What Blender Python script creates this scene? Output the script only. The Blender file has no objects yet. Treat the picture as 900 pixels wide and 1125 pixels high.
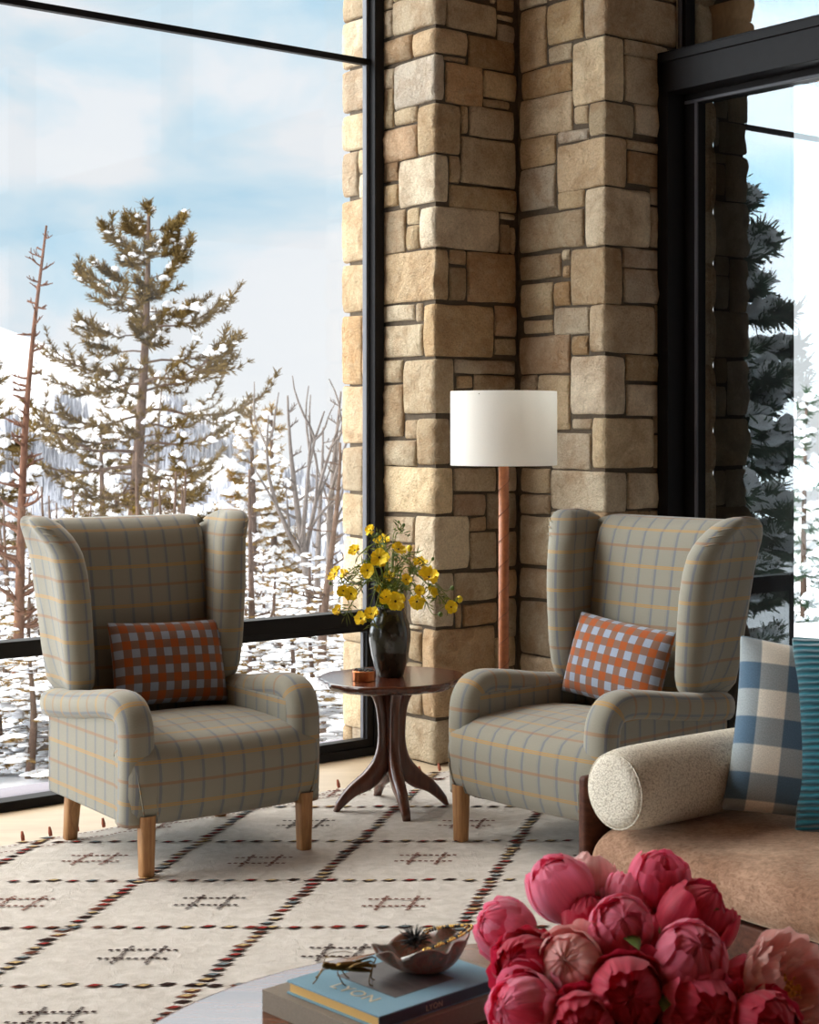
import bpy, bmesh, math, random
import numpy as np
from mathutils import Vector, Matrix, noise
random.seed(7)
SC = bpy.context.scene
COL = SC.collection
PI = math.pi

# ------------------------------------------------------------------ camera
F, CX, HY, CAMZ = 1800.0, 450.0, 468.0, 1.4
cam_d = bpy.data.cameras.new('camera')
cam = bpy.data.objects.new('camera', cam_d); COL.objects.link(cam)
cam.location = (0, 0, CAMZ); cam.rotation_euler = (PI/2, 0, 0)
cam_d.sensor_fit = 'VERTICAL'; cam_d.sensor_height = 36.0
cam_d.lens = F/1125*36
cam_d.shift_y = -(562.5-HY)/1125
cam_d.clip_end = 4000
cam_d.dof.use_dof = True; cam_d.dof.focus_distance = 5.6; cam_d.dof.aperture_fstop = 10
SC.camera = cam

# ------------------------------------------------------------------ view
SC.view_settings.view_transform = 'Standard'
SC.view_settings.look = 'None'
SC.view_settings.gamma = 1
SC.view_settings.use_curve_mapping = False
SC.view_settings.exposure = 0.0

# ------------------------------------------------------------------ world: broken cloud, unseen sky above and left boosted to light the room
SKY_LOW, SKY_TOP, SKY_HIGH, SKY_LEFT = 1.0, .9, 4.6, 10.0
def lin(c):
    c = c/255.0
    return c/12.92 if c <= .04045 else ((c+.055)/1.055)**2.4
def rgb(r, g, b, a=1.0): return (lin(r), lin(g), lin(b), a)

def nt_new(nt):
    class N: pass
    n = N(); n.nt = nt
    def node(t, **kw):
        x = nt.nodes.new(t)
        for k, v in kw.items(): setattr(x, k, v)
        return x
    def link(a, b): nt.links.new(a, b)
    def setin(x, i, v):
        s = x.inputs[i]
        if isinstance(v, bpy.types.NodeSocket): link(v, s)
        else: s.default_value = v
    def math_(op, a, b=None, c=None, clamp=False):
        x = node('ShaderNodeMath', operation=op); x.use_clamp = clamp
        setin(x, 0, a)
        if b is not None: setin(x, 1, b)
        if c is not None: setin(x, 2, c)
        return x.outputs[0]
    def mix(f, a, b, blend='MIX'):
        x = node('ShaderNodeMix', data_type='RGBA', blend_type=blend)
        setin(x, 0, f); setin(x, 6, a); setin(x, 7, b)
        return x.outputs[2]
    def ramp(f, stops, interp='LINEAR'):
        x = node('ShaderNodeValToRGB'); cr = x.color_ramp; cr.interpolation = interp
        while len(cr.elements) < len(stops): cr.elements.new(.5)
        for e, (p, c) in zip(cr.elements, stops):
            e.position = p; e.color = c if len(c) == 4 else (*c, 1)
        setin(x, 0, f); return x.outputs[0]
    def noise_(vec, scale, detail=3, rough=.5, dist=0.0):
        x = node('ShaderNodeTexNoise'); x.inputs['Scale'].default_value = scale
        x.inputs['Detail'].default_value = detail; x.inputs['Roughness'].default_value = rough
        x.inputs['Distortion'].default_value = dist
        if vec is not None: link(vec, x.inputs['Vector'])
        return x.outputs[0]
    def mapping(vec, scale=(1, 1, 1), loc=(0, 0, 0), rot=(0, 0, 0)):
        x = node('ShaderNodeMapping'); link(vec, x.inputs[0])
        x.inputs['Scale'].default_value = scale; x.inputs['Location'].default_value = loc
        x.inputs['Rotation'].default_value = rot
        return x.outputs[0]
    n.node, n.link, n.setin, n.math, n.mix, n.ramp, n.noise, n.mapping = node, link, setin, math_, mix, ramp, noise_, mapping
    return n

def build_world():
    w = bpy.data.worlds.new('sky'); SC.world = w; w.use_nodes = True
    nt = w.node_tree; nt.nodes.clear(); n = nt_new(nt)
    tc = n.node('ShaderNodeTexCoord')
    g = tc.outputs['Generated']
    sep = n.node('ShaderNodeSeparateXYZ'); n.link(g, sep.inputs[0])
    m = n.mapping(g, (1.0, 1.0, 2.2), (0.23, .1, .06))
    c1 = n.noise(m, 6.5, 5, .5, .3)
    c2 = n.noise(m, 2.6, 3, .5)
    c = n.math('ADD', n.math('MULTIPLY', c1, .6), n.math('MULTIPLY', c2, .4))
    low = n.math('MULTIPLY_ADD', sep.outputs[2], -1.0, 0.17)         # more cloud towards the horizon
    c = n.math('ADD', c, n.math('MULTIPLY', low, .55))
    col = n.ramp(c, [(.40, rgb(190, 223, 242)), (.47, rgb(216, 235, 246)), (.53, rgb(241, 244, 248)), (.7, rgb(248, 249, 250))])
    st = n.node('ShaderNodeMapRange', interpolation_type='SMOOTHSTEP'); n.link(sep.outputs[2], st.inputs[0])
    st.inputs[1].default_value = .265; st.inputs[2].default_value = .40
    st.inputs[3].default_value = 0; st.inputs[4].default_value = 1
    dt = n.node('ShaderNodeVectorMath', operation='DOT_PRODUCT'); n.link(g, dt.inputs[0]); dt.inputs[1].default_value = Vector((-.35, .9, .25)).normalized()
    az = n.node('ShaderNodeMapRange', interpolation_type='SMOOTHSTEP'); n.link(dt.outputs['Value'], az.inputs[0])
    az.inputs[1].default_value = .1; az.inputs[2].default_value = .9; az.inputs[3].default_value = SKY_TOP; az.inputs[4].default_value = SKY_HIGH  # added brightness above the view, for room light and the tabletop reflection
    stv = n.math('ADD', n.math('MULTIPLY', st.outputs[0], n.math('SUBTRACT', az.outputs[0], SKY_LOW)), SKY_LOW)
    dl = n.node('ShaderNodeVectorMath', operation='DOT_PRODUCT'); n.link(g, dl.inputs[0]); dl.inputs[1].default_value = Vector((-.94, -.26, .22)).normalized()
    lf = n.node('ShaderNodeMapRange', interpolation_type='SMOOTHSTEP'); n.link(dl.outputs['Value'], lf.inputs[0])    # unseen sky left of the view, brightened to light the room
    lf.inputs[1].default_value = .25; lf.inputs[2].default_value = .95; lf.inputs[3].default_value = 0; lf.inputs[4].default_value = SKY_LEFT-SKY_LOW
    stv = n.math('MAXIMUM', stv, n.math('ADD', lf.outputs[0], SKY_LOW))
    up = n.node('ShaderNodeMapRange'); n.link(sep.outputs[2], up.inputs[0]); up.inputs[1].default_value = .27; up.inputs[2].default_value = .45
    col = n.mix(up.outputs[0], col, rgb(255, 250, 242))
    bg = n.node('ShaderNodeBackground'); n.link(col, bg.inputs[0]); n.link(stv, bg.inputs[1])
    out = n.node('ShaderNodeOutputWorld'); n.link(bg.outputs[0], out.inputs[0])
build_world()

# soft sun behind thin cloud, from the left of the house
sun_d = bpy.data.lights.new('sun', 'SUN'); sun = bpy.data.objects.new('sun', sun_d); COL.objects.link(sun)
sun_d.energy = 0.8; sun_d.angle = math.radians(24); sun_d.color = (1.0, .99, .97)
_az = Vector((-0.95, 0.30, 0)).normalized(); _el = math.radians(36)
sun.rotation_euler = (-(Vector((_az.x*math.cos(_el), _az.y*math.cos(_el), math.sin(_el))))).to_track_quat('-Z', 'Y').to_euler()

# ------------------------------------------------------------------ frames of reference
U = Vector((.7866, .6175, 0)); W = Vector((-.6175, .7866, 0)); Z = Vector((0, 0, 1))
P0 = Vector((-.148, 7.02, 0))          # foot of the window line beside the stone pier
def uw(u, w, z=0.0): return P0 + U*u + W*w + Z*z
def at(x, y, Y):                       # world point behind a pixel of the photo at depth Y
    return Vector(((x-CX)/F*Y, Y, CAMZ-(y-HY)/F*Y))
def atz(x, y, z):
    Y = (CAMZ-z)*F/(y-HY); return Vector(((x-CX)/F*Y, Y, z))

# ------------------------------------------------------------------ materials
MATS = {}
def new_mat(name):
    m = bpy.data.materials.new(name); m.use_nodes = True
    nt = m.node_tree; nt.nodes.clear(); n = nt_new(nt)
    out = n.node('ShaderNodeOutputMaterial')
    p = n.node('ShaderNodeBsdfPrincipled'); n.link(p.outputs[0], out.inputs[0])
    n.p, n.out, n.m = p, out, m
    tc = n.node('ShaderNodeTexCoord'); n.obj = tc.outputs['Object']; n.uv = tc.outputs['UV']
    MATS[name] = m
    return n
def bump(n, h, strength=.3, dist=.01):
    b = n.node('ShaderNodeBump'); b.inputs['Strength'].default_value = strength
    b.inputs['Distance'].default_value = dist; n.link(h, b.inputs['Height'])
    n.link(b.outputs[0], n.p.inputs['Normal'])
def simple(name, c, rough=.6, var=.12, scale=30, bmp=0.0, bdist=.004, metal=0.0, coat=0.0, spec=None, sheen=0.0, stretch=(1, 1, 1), sss=0.0, trans=0.0):
    n = new_mat(name)
    v = n.mapping(n.obj, stretch)
    f = n.noise(v, scale, 4, .6)
    d = tuple(x*(1-var) for x in c[:3])+(1,); l = tuple(min(1, x*(1+var)) for x in c[:3])+(1,)
    n.setin(n.p, 'Base Color', n.ramp(f, [(.3, d), (.7, l)]))
    n.p.inputs['Roughness'].default_value = rough; n.p.inputs['Metallic'].default_value = metal
    n.p.inputs['Coat Weight'].default_value = coat; n.p.inputs['Coat Roughness'].default_value = .08
    if spec is not None: n.p.inputs['Specular IOR Level'].default_value = spec
    if sheen: n.p.inputs['Sheen Weight'].default_value = sheen; n.p.inputs['Sheen Roughness'].default_value = .4
    if trans: n.p.inputs['Transmission Weight'].default_value = trans
    if bmp: bump(n, f, bmp, bdist)
    return n.m

def stripe(n, coord, period, width, offset=0.0, soft=.25):
    # 1 on the stripe, 0 off it
    f = n.math('FRACT', n.math('ADD', n.math('DIVIDE', coord, period), offset))
    d = n.math('ABSOLUTE', n.math('SUBTRACT', f, .5))
    hw = width/period/2
    x = n.node('ShaderNodeMapRange', interpolation_type='SMOOTHSTEP'); n.link(d, x.inputs[0])
    x.inputs[1].default_value = hw*(1-soft); x.inputs[2].default_value = hw*(1+soft)
    x.inputs[3].default_value = 1; x.inputs[4].default_value = 0
    return x.outputs[0]

def mat_plaid():
    n = new_mat('plaid_wool')
    sep = n.node('ShaderNodeSeparateXYZ'); n.link(n.uv, sep.inputs[0])
    u, v = sep.outputs[0], sep.outputs[1]
    fine = n.noise(n.mapping(n.uv, (900, 500, 1)), 1, 2, .6)
    base = n.ramp(fine, [(.3, rgb(110, 107, 96)), (.5, rgb(140, 136, 123)), (.72, rgb(168, 164, 150))])
    b1 = stripe(n, u, .072, .010)
    b2 = stripe(n, u, .072, .003, .14)
    blue = n.math('MAXIMUM', n.math('MULTIPLY', b1, .52), n.math('MULTIPLY', b2, .22))
    c = n.mix(blue, base, rgb(84, 98, 120))
    y1 = stripe(n, v, .136, .011, 0.0); y1b = stripe(n, v, .136, .0035, 0.0)
    y2 = stripe(n, v, .136, .010, .5)
    yel = n.math('MULTIPLY', n.math('SUBTRACT', y1, n.math('MULTIPLY', y1b, .6)), .66)
    c = n.mix(yel, c, rgb(182, 134, 54))
    c = n.mix(n.math('MULTIPLY', y2, .5), c, rgb(150, 100, 56))
    n.setin(n.p, 'Base Color', c)
    n.p.inputs['Roughness'].default_value = .9; n.p.inputs['Specular IOR Level'].default_value = .15
    n.p.inputs['Sheen Weight'].default_value = .25; n.p.inputs['Sheen Roughness'].default_value = .5
    bump(n, fine, .25, .002)
mat_plaid()

def mat_gingham(name, period, warm, cool, mid, weave=700):
    n = new_mat(name)
    sep = n.node('ShaderNodeSeparateXYZ'); n.link(n.uv, sep.inputs[0])
    a = stripe(n, sep.outputs[0], period, period/2, 0.0, .06)
    b = stripe(n, sep.outputs[1], period, period/2, 0.0, .06)
    s = n.math('MULTIPLY', n.math('ADD', a, b), .5)
    c = n.ramp(s, [(0, warm), (.5, mid), (1, cool)])
    fine = n.noise(n.mapping(n.uv, (weave, weave*.7, 1)), 1, 2, .6)
    c = n.mix(.55, c, n.ramp(fine, [(.3, (.45, .45, .45, 1)), (.7, (1.0, 1.0, 1.0, 1))]), 'MULTIPLY')
    n.setin(n.p, 'Base Color', c)
    n.p.inputs['Roughness'].default_value = .9; n.p.inputs['Specular IOR Level'].default_value = .15
    n.p.inputs['Sheen Weight'].default_value = .2
    bump(n, fine, .3, .002)
mat_gingham('orange_gingham', .058, rgb(170, 86, 38), rgb(156, 168, 188), rgb(136, 102, 86))
mat_gingham('blue_check', .132, rgb(84, 110, 132), rgb(246, 238, 222), rgb(158, 166, 168), 420)

def mat_stone():
    n = new_mat('fieldstone')
    at_ = n.node('ShaderNodeAttribute'); at_.attribute_name = 'tint'
    big = n.noise(n.obj, 7, 5, .62, .4)
    mid = n.noise(n.obj, 26, 5, .65)
    fine = n.noise(n.obj, 120, 4, .7)
    c = n.mix(n.ramp(big, [(.42, (0, 0, 0)), (.68, (.55, .55, .55))]), at_.outputs[0], rgb(150, 108, 66))
    c = n.mix(n.ramp(mid, [(.5, (0, 0, 0)), (.75, (.4, .4, .4))]), c, rgb(214, 200, 174))
    c = n.mix(.5, c, n.ramp(fine, [(.32, (.5, .47, .43, 1)), (.6, (1, 1, 1, 1))]), 'MULTIPLY')
    n.setin(n.p, 'Base Color', c)
    n.p.inputs['Roughness'].default_value = .92; n.p.inputs['Specular IOR Level'].default_value = .2
    h = n.math('ADD', n.math('MULTIPLY', mid, 1.0), n.math('MULTIPLY', fine, .45))
    bump(n, h, 1.0, .026)
mat_stone()
simple('mortar', rgb(84, 72, 58), .95, .2, 60, .4)

def mat_wood(name, dark, light, rough=.45, coat=0.0, scale=9, stretch=(1, 1, .08), spec=.5, coat_ior=1.5, coat_rough=.1):
    n = new_mat(name)
    v = n.mapping(n.obj, stretch)
    f = n.noise(v, scale, 5, .6, 1.4)
    f2 = n.noise(n.mapping(n.obj, tuple(s*7 for s in stretch)), scale, 3, .6)
    k = n.math('ADD', n.math('MULTIPLY', f, .7), n.math('MULTIPLY', f2, .3))
    n.setin(n.p, 'Base Color', n.ramp(k, [(.34, dark), (.66, light)]))
    n.p.inputs['Roughness'].default_value = rough
    n.p.inputs['Specular IOR Level'].default_value = spec
    n.p.inputs['Coat Weight'].default_value = coat; n.p.inputs['Coat Roughness'].default_value = coat_rough
    n.p.inputs['Coat IOR'].default_value = coat_ior
    bump(n, k, .05, .001)
    return n.m
mat_wood('oak', rgb(140, 96, 56), rgb(186, 138, 88), .55, 0, 40)
mat_wood('walnut_red', rgb(62, 30, 20), rgb(112, 60, 38), .3, .5, 26)
mat_wood('walnut_top', rgb(58, 28, 20), rgb(104, 54, 36), .22, .6, 22, (1, .15, 1))
mat_wood('walnut_sofa', rgb(58, 32, 22), rgb(100, 58, 40), .6, 0, 22, (.1, 1, 1), .2)
mat_wood('walnut_gloss', rgb(92, 52, 34), rgb(142, 88, 58), .13, 0, 12, (.12, 1, 1), .5)
MATS['walnut_gloss'].node_tree.nodes['Principled BSDF'].inputs['IOR'].default_value = 2.0
mat_wood('soffit_wood', rgb(150, 112, 74), rgb(190, 150, 106), .6, 0, 6, (.1, 2, 1))
mat_wood('ceiling_wood', rgb(120, 88, 58), rgb(164, 126, 88), .6, 0, 6, (.1, 2, 1))
mat_wood('floor_wood', rgb(184, 164, 138), rgb(206, 188, 162), .42, 0, 3, (.15, 1, 1), .4)
mat_wood('bark', rgb(72, 58, 50), rgb(112, 92, 80), .95, 0, 12, (1, 1, .3), .1)
mat_wood('red_bark', rgb(76, 54, 44), rgb(120, 86, 70), .95, 0, 12, (1, 1, .3), .1)
mat_wood('grey_bark', rgb(84, 76, 72), rgb(126, 116, 110), .95, 0, 12, (1, 1, .3), .1)
simple('plaster', rgb(120, 92, 66), .9, .04, 8)
simple('black_frame', rgb(24, 22, 23), .55, .15, 20, 0, spec=.16)
simple('gasket', rgb(82, 82, 88), .5, .08, 20)
simple('charcoal_steel', rgb(40, 38, 40), .75, .12, 6, spec=.2)
simple('snow', rgb(240, 242, 247), .85, .03, 6, .2, .05, spec=.2)
simple('shade_linen', rgb(250, 248, 244), .9, .03, 260, .15, .001, stretch=(1, 1, 1))
simple('needles', rgb(104, 84, 46), .85, .35, 3, spec=.1)
simple('spruce_needles', rgb(84, 104, 84), .85, .3, 3, spec=.1)
simple('dry_needles', rgb(140, 112, 60), .85, .3, 3, spec=.1)
simple('hill_snow', rgb(236, 238, 243), .9, .03, .05, spec=.1)
simple('hazed_trees', rgb(158, 160, 168), .95, .12, .2, spec=.05)  # snow-dusted bare trees, with distance haze mixed into the pale grey
simple('hazed_trees_dark', rgb(128, 130, 138), .95, .12, .2, spec=.05)  # darker tone of the same trees, haze in the colour too
simple('vase_glaze', rgb(44, 42, 32), .22, .35, 14, .1, .002, coat=.5)
simple('white_ceramic', rgb(232, 232, 230), .2, .03, 10, coat=.4)
simple('copper', rgb(200, 120, 74), .28, .15, 40, metal=1.0)
simple('brass', rgb(112, 86, 48), .42, .3, 60, metal=1.0)
simple('gold_bead', rgb(214, 172, 92), .25, .1, 60, metal=1.0)
simple('black_bead', rgb(22, 20, 20), .3, .1, 60)
simple('urchin_black', rgb(18, 17, 18), .5, .2, 60)
simple('white_tassel', rgb(236, 232, 224), .7, .05, 60)
simple('yellow_petal', rgb(255, 220, 30), .55, .06, 60, .1, .002)
n_ = None
simple('flower_eye', rgb(72, 36, 14), .8, .3, 200)
simple('pale_eye', rgb(170, 120, 20), .8, .3, 200)
simple('green_stem', rgb(104, 122, 42), .6, .2, 60)
simple('dark_leaf', rgb(92, 112, 48), .6, .2, 60)
simple('leaf_green', rgb(134, 140, 62), .6, .2, 60)
simple('stamen', rgb(222, 160, 60), .7, .25, 200)
simple('grey_linen', rgb(146, 134, 120), .9, .12, 320, .3, .001)
simple('blue_cloth', rgb(124, 166, 186), .75, .05, 320, .2, .001)
simple('spine_cloth', rgb(70, 84, 98), .75, .06, 320, .2, .001)
simple('gilt_paper', rgb(226, 178, 98), .5, .1, 200, .2, .001, stretch=(1, 1, 30))
simple('gilt_letter', rgb(206, 196, 166), .4, .05, 60)
simple('paper', rgb(220, 210, 190), .8, .05, 200)
simple('leather_wrap', rgb(164, 96, 56), .5, .2, 60, .3, .002)
simple('leather_dark', rgb(112, 62, 36), .6, .2, 60, .3, .002)
simple('dark_metal', rgb(40, 36, 34), .4, .1, 30, metal=.8)
simple('ledge_stone', rgb(132, 128, 138), .9, .06, 40, .2, .004)
simple('deck_grey', rgb(150, 148, 150), .8, .08, 6)
simple('rail_steel', rgb(96, 108, 112), .5, .08, 6)
simple('tassel_red', rgb(150, 84, 62), .9, .2, 60)
for nm, c in dict(rug_red=rgb(150, 52, 48), rug_tan=rgb(188, 162, 116), rug_blue=rgb(112, 124, 128), rug_dark=rgb(58, 40, 36), rug_brown=rgb(112, 66, 52)).items():
    simple(nm, c, .95, .2, 140, .4, .004, spec=.05)
for nm, c in dict(p_pink=(255, 142, 172), p_rose=(250, 98, 134), p_crimson=(216, 46, 80), p_pale=(250, 184, 180), p_mauve=(238, 116, 144), p_blush=(252, 200, 194)).items():
    n_ = new_mat(nm)
    k_ = n_.noise(n_.mapping(n_.uv, (14, 2.0, 1)), 1, 3, .6)
    cc = rgb(*c); hi = tuple(min(1, x*1.3+.05) for x in cc[:3])+(1,)
    n_.setin(n_.p, 'Base Color', n_.ramp(k_, [(.3, tuple(x*.82 for x in cc[:3])+(1,)), (.55, cc), (.8, hi)]))
    n_.p.inputs['Roughness'].default_value = .55; n_.p.inputs['Specular IOR Level'].default_value = .3
    n_.p.inputs['Sheen Weight'].default_value = .25
    n_.p.inputs['Subsurface Weight'].default_value = .12; n_.p.inputs['Subsurface Radius'].default_value = (.01, .003, .003)
    bump(n_, k_, .25, .003)
    tl_ = n_.node('ShaderNodeBsdfTranslucent'); tl_.inputs[0].default_value = tuple(min(1, x*1.1) for x in cc[:3])+(1,)
    ms_ = n_.node('ShaderNodeMixShader'); ms_.inputs[0].default_value = .32
    n_.link(n_.p.outputs[0], ms_.inputs[1]); n_.link(tl_.outputs[0], ms_.inputs[2]); n_.link(ms_.outputs[0], n_.out.inputs[0])

def mat_rug():
    n = new_mat('rug_wool')
    a = n.noise(n.obj, 260, 3, .7); b = n.noise(n.obj, 24, 4, .6, .6)
    c = n.ramp(b, [(.3, rgb(196, 188, 178)), (.7, rgb(220, 213, 205))])
    c = n.mix(.35, c, n.ramp(a, [(.3, (.6, .58, .55, 1)), (.65, (1, 1, 1, 1))]), 'MULTIPLY')
    n.setin(n.p, 'Base Color', c); n.p.inputs['Roughness'].default_value = .97
    n.p.inputs['Specular IOR Level'].default_value = .05
    n.p.inputs['Sheen Weight'].default_value = .2
    bump(n, n.math('ADD', n.math('MULTIPLY', a, .5), b), .6, .012)
mat_rug()
def mat_mohair():
    n = new_mat('mohair')
    a = n.noise(n.mapping(n.obj, (70, 70, 110)), 1, 4, .75, .6)
    b = n.noise(n.obj, 5, 3, .6, .8)
    c = n.ramp(b, [(.35, rgb(154, 114, 90)), (.65, rgb(196, 158, 132))])
    c = n.mix(.8, c, n.ramp(a, [(.34, (.42, .38, .34, 1)), (.62, (1.0, 1.0, 1.0, 1))]), 'MULTIPLY')
    n.setin(n.p, 'Base Color', c); n.p.inputs['Roughness'].default_value = .85
    n.p.inputs['Specular IOR Level'].default_value = .15
    n.p.inputs['Sheen Weight'].default_value = .8; n.p.inputs['Sheen Roughness'].default_value = .35
    n.p.inputs['Sheen Tint'].default_value = rgb(255, 226, 196)
    bump(n, n.math('ADD', a, n.math('MULTIPLY', b, 3.0)), .45, .006)
mat_mohair()
def mat_boucle():
    n = new_mat('boucle')
    v = n.node('ShaderNodeTexVoronoi'); v.inputs['Scale'].default_value = 230; n.link(n.obj, v.inputs['Vector'])
    a = n.noise(n.obj, 120, 3, .7)
    h = n.math('ADD', n.math('SUBTRACT', 1.0, v.outputs['Distance']), n.math('MULTIPLY', a, .6))
    c = n.ramp(h, [(.3, rgb(176, 164, 146)), (1.0, rgb(232, 224, 208))])
    n.setin(n.p, 'Base Color', c); n.p.inputs['Roughness'].default_value = .95
    n.p.inputs['Specular IOR Level'].default_value = .1
    bump(n, h, .5, .004)
mat_boucle()
def mat_teal():
    n = new_mat('teal_corduroy')
    sep = n.node('ShaderNodeSeparateXYZ'); n.link(n.uv, sep.inputs[0])
    w = n.noise(n.mapping(n.uv, (9, 30, 1)), 1, 3, .6)
    ph = n.math('ADD', n.math('MULTIPLY', sep.outputs[1], 2*PI/.0155), n.math('MULTIPLY', w, 5.0))
    s = n.math('MULTIPLY_ADD', n.math('SINE', ph), .5, .5)
    n.setin(n.p, 'Base Color', n.ramp(s, [(0, rgb(8, 62, 74)), (1, rgb(20, 112, 126))]))
    n.p.inputs['Roughness'].default_value = .8; n.p.inputs['Sheen Weight'].default_value = .5
    n.p.inputs['Specular IOR Level'].default_value = .2
    bump(n, s, .9, .006)
mat_teal()
def mat_shell():
    n = new_mat('abalone')
    a = n.noise(n.obj, 26, 5, .6, 2.5); b = n.noise(n.obj, 90, 3, .6)
    c = n.ramp(a, [(.3, rgb(104, 78, 66)), (.45, rgb(158, 112, 94)), (.55, rgb(120, 122, 108)), (.66, rgb(184, 112, 96)), (.8, rgb(212, 190, 174))])
    c = n.mix(.35, c, n.ramp(b, [(.3, (.5, .5, .5, 1)), (.7, (1, 1, 1, 1))]), 'MULTIPLY')
    n.setin(n.p, 'Base Color', c); n.p.inputs['Roughness'].default_value = .4
    n.p.inputs['Coat Weight'].default_value = .3
    bump(n, a, .5, .006)
mat_shell()
def mat_photo():
    n = new_mat('cover_photo')
    a = n.noise(n.mapping(n.uv, (8, 14, 1)), 1, 5, .6, 1.0)
    n.setin(n.p, 'Base Color', n.ramp(a, [(.3, rgb(46, 44, 48)), (.55, rgb(92, 84, 82)), (.75, rgb(168, 160, 156))]))
    n.p.inputs['Roughness'].default_value = .45
mat_photo()
def mat_glass(name, fac, tint):
    m = bpy.data.materials.new(name); m.use_nodes = True; nt = m.node_tree; nt.nodes.clear(); n = nt_new(nt)
    out = n.node('ShaderNodeOutputMaterial'); mx = n.node('ShaderNodeMixShader')
    t = n.node('ShaderNodeBsdfTransparent'); t.inputs[0].default_value = tint
    g = n.node('ShaderNodeBsdfGlossy'); g.inputs['Roughness'].default_value = 0.0
    g.inputs['Color'].default_value = (1, 1, 1, 1) if fac is None else (.82, .93, 1.0, 1)
    if fac is None:
        lw = n.node('ShaderNodeLayerWeight'); lw.inputs[0].default_value = .5
        n.link(n.math('MULTIPLY_ADD', n.math('POWER', lw.outputs['Facing'], 5.0), .6, .05), mx.inputs[0])
    else: mx.inputs[0].default_value = fac
    n.link(t.outputs[0], mx.inputs[1]); n.link(g.outputs[0], mx.inputs[2]); n.link(mx.outputs[0], out.inputs[0])
    MATS[name] = m
m_ = MATS['shade_linen'].node_tree; pb_ = m_.nodes['Principled BSDF']; ou_ = m_.nodes['Material Output']
tr_ = m_.nodes.new('ShaderNodeBsdfTranslucent'); tr_.inputs[0].default_value = rgb(250, 247, 240); mx_ = m_.nodes.new('ShaderNodeMixShader'); mx_.inputs[0].default_value = .45
m_.links.new(pb_.outputs[0], mx_.inputs[1]); m_.links.new(tr_.outputs[0], mx_.inputs[2]); m_.links.new(mx_.outputs[0], ou_.inputs[0])
mat_glass('clear_glass', None, (.97, .985, .99, 1))
mat_glass('coated_glass', .13, (.80, .84, .85, 1))

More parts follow.
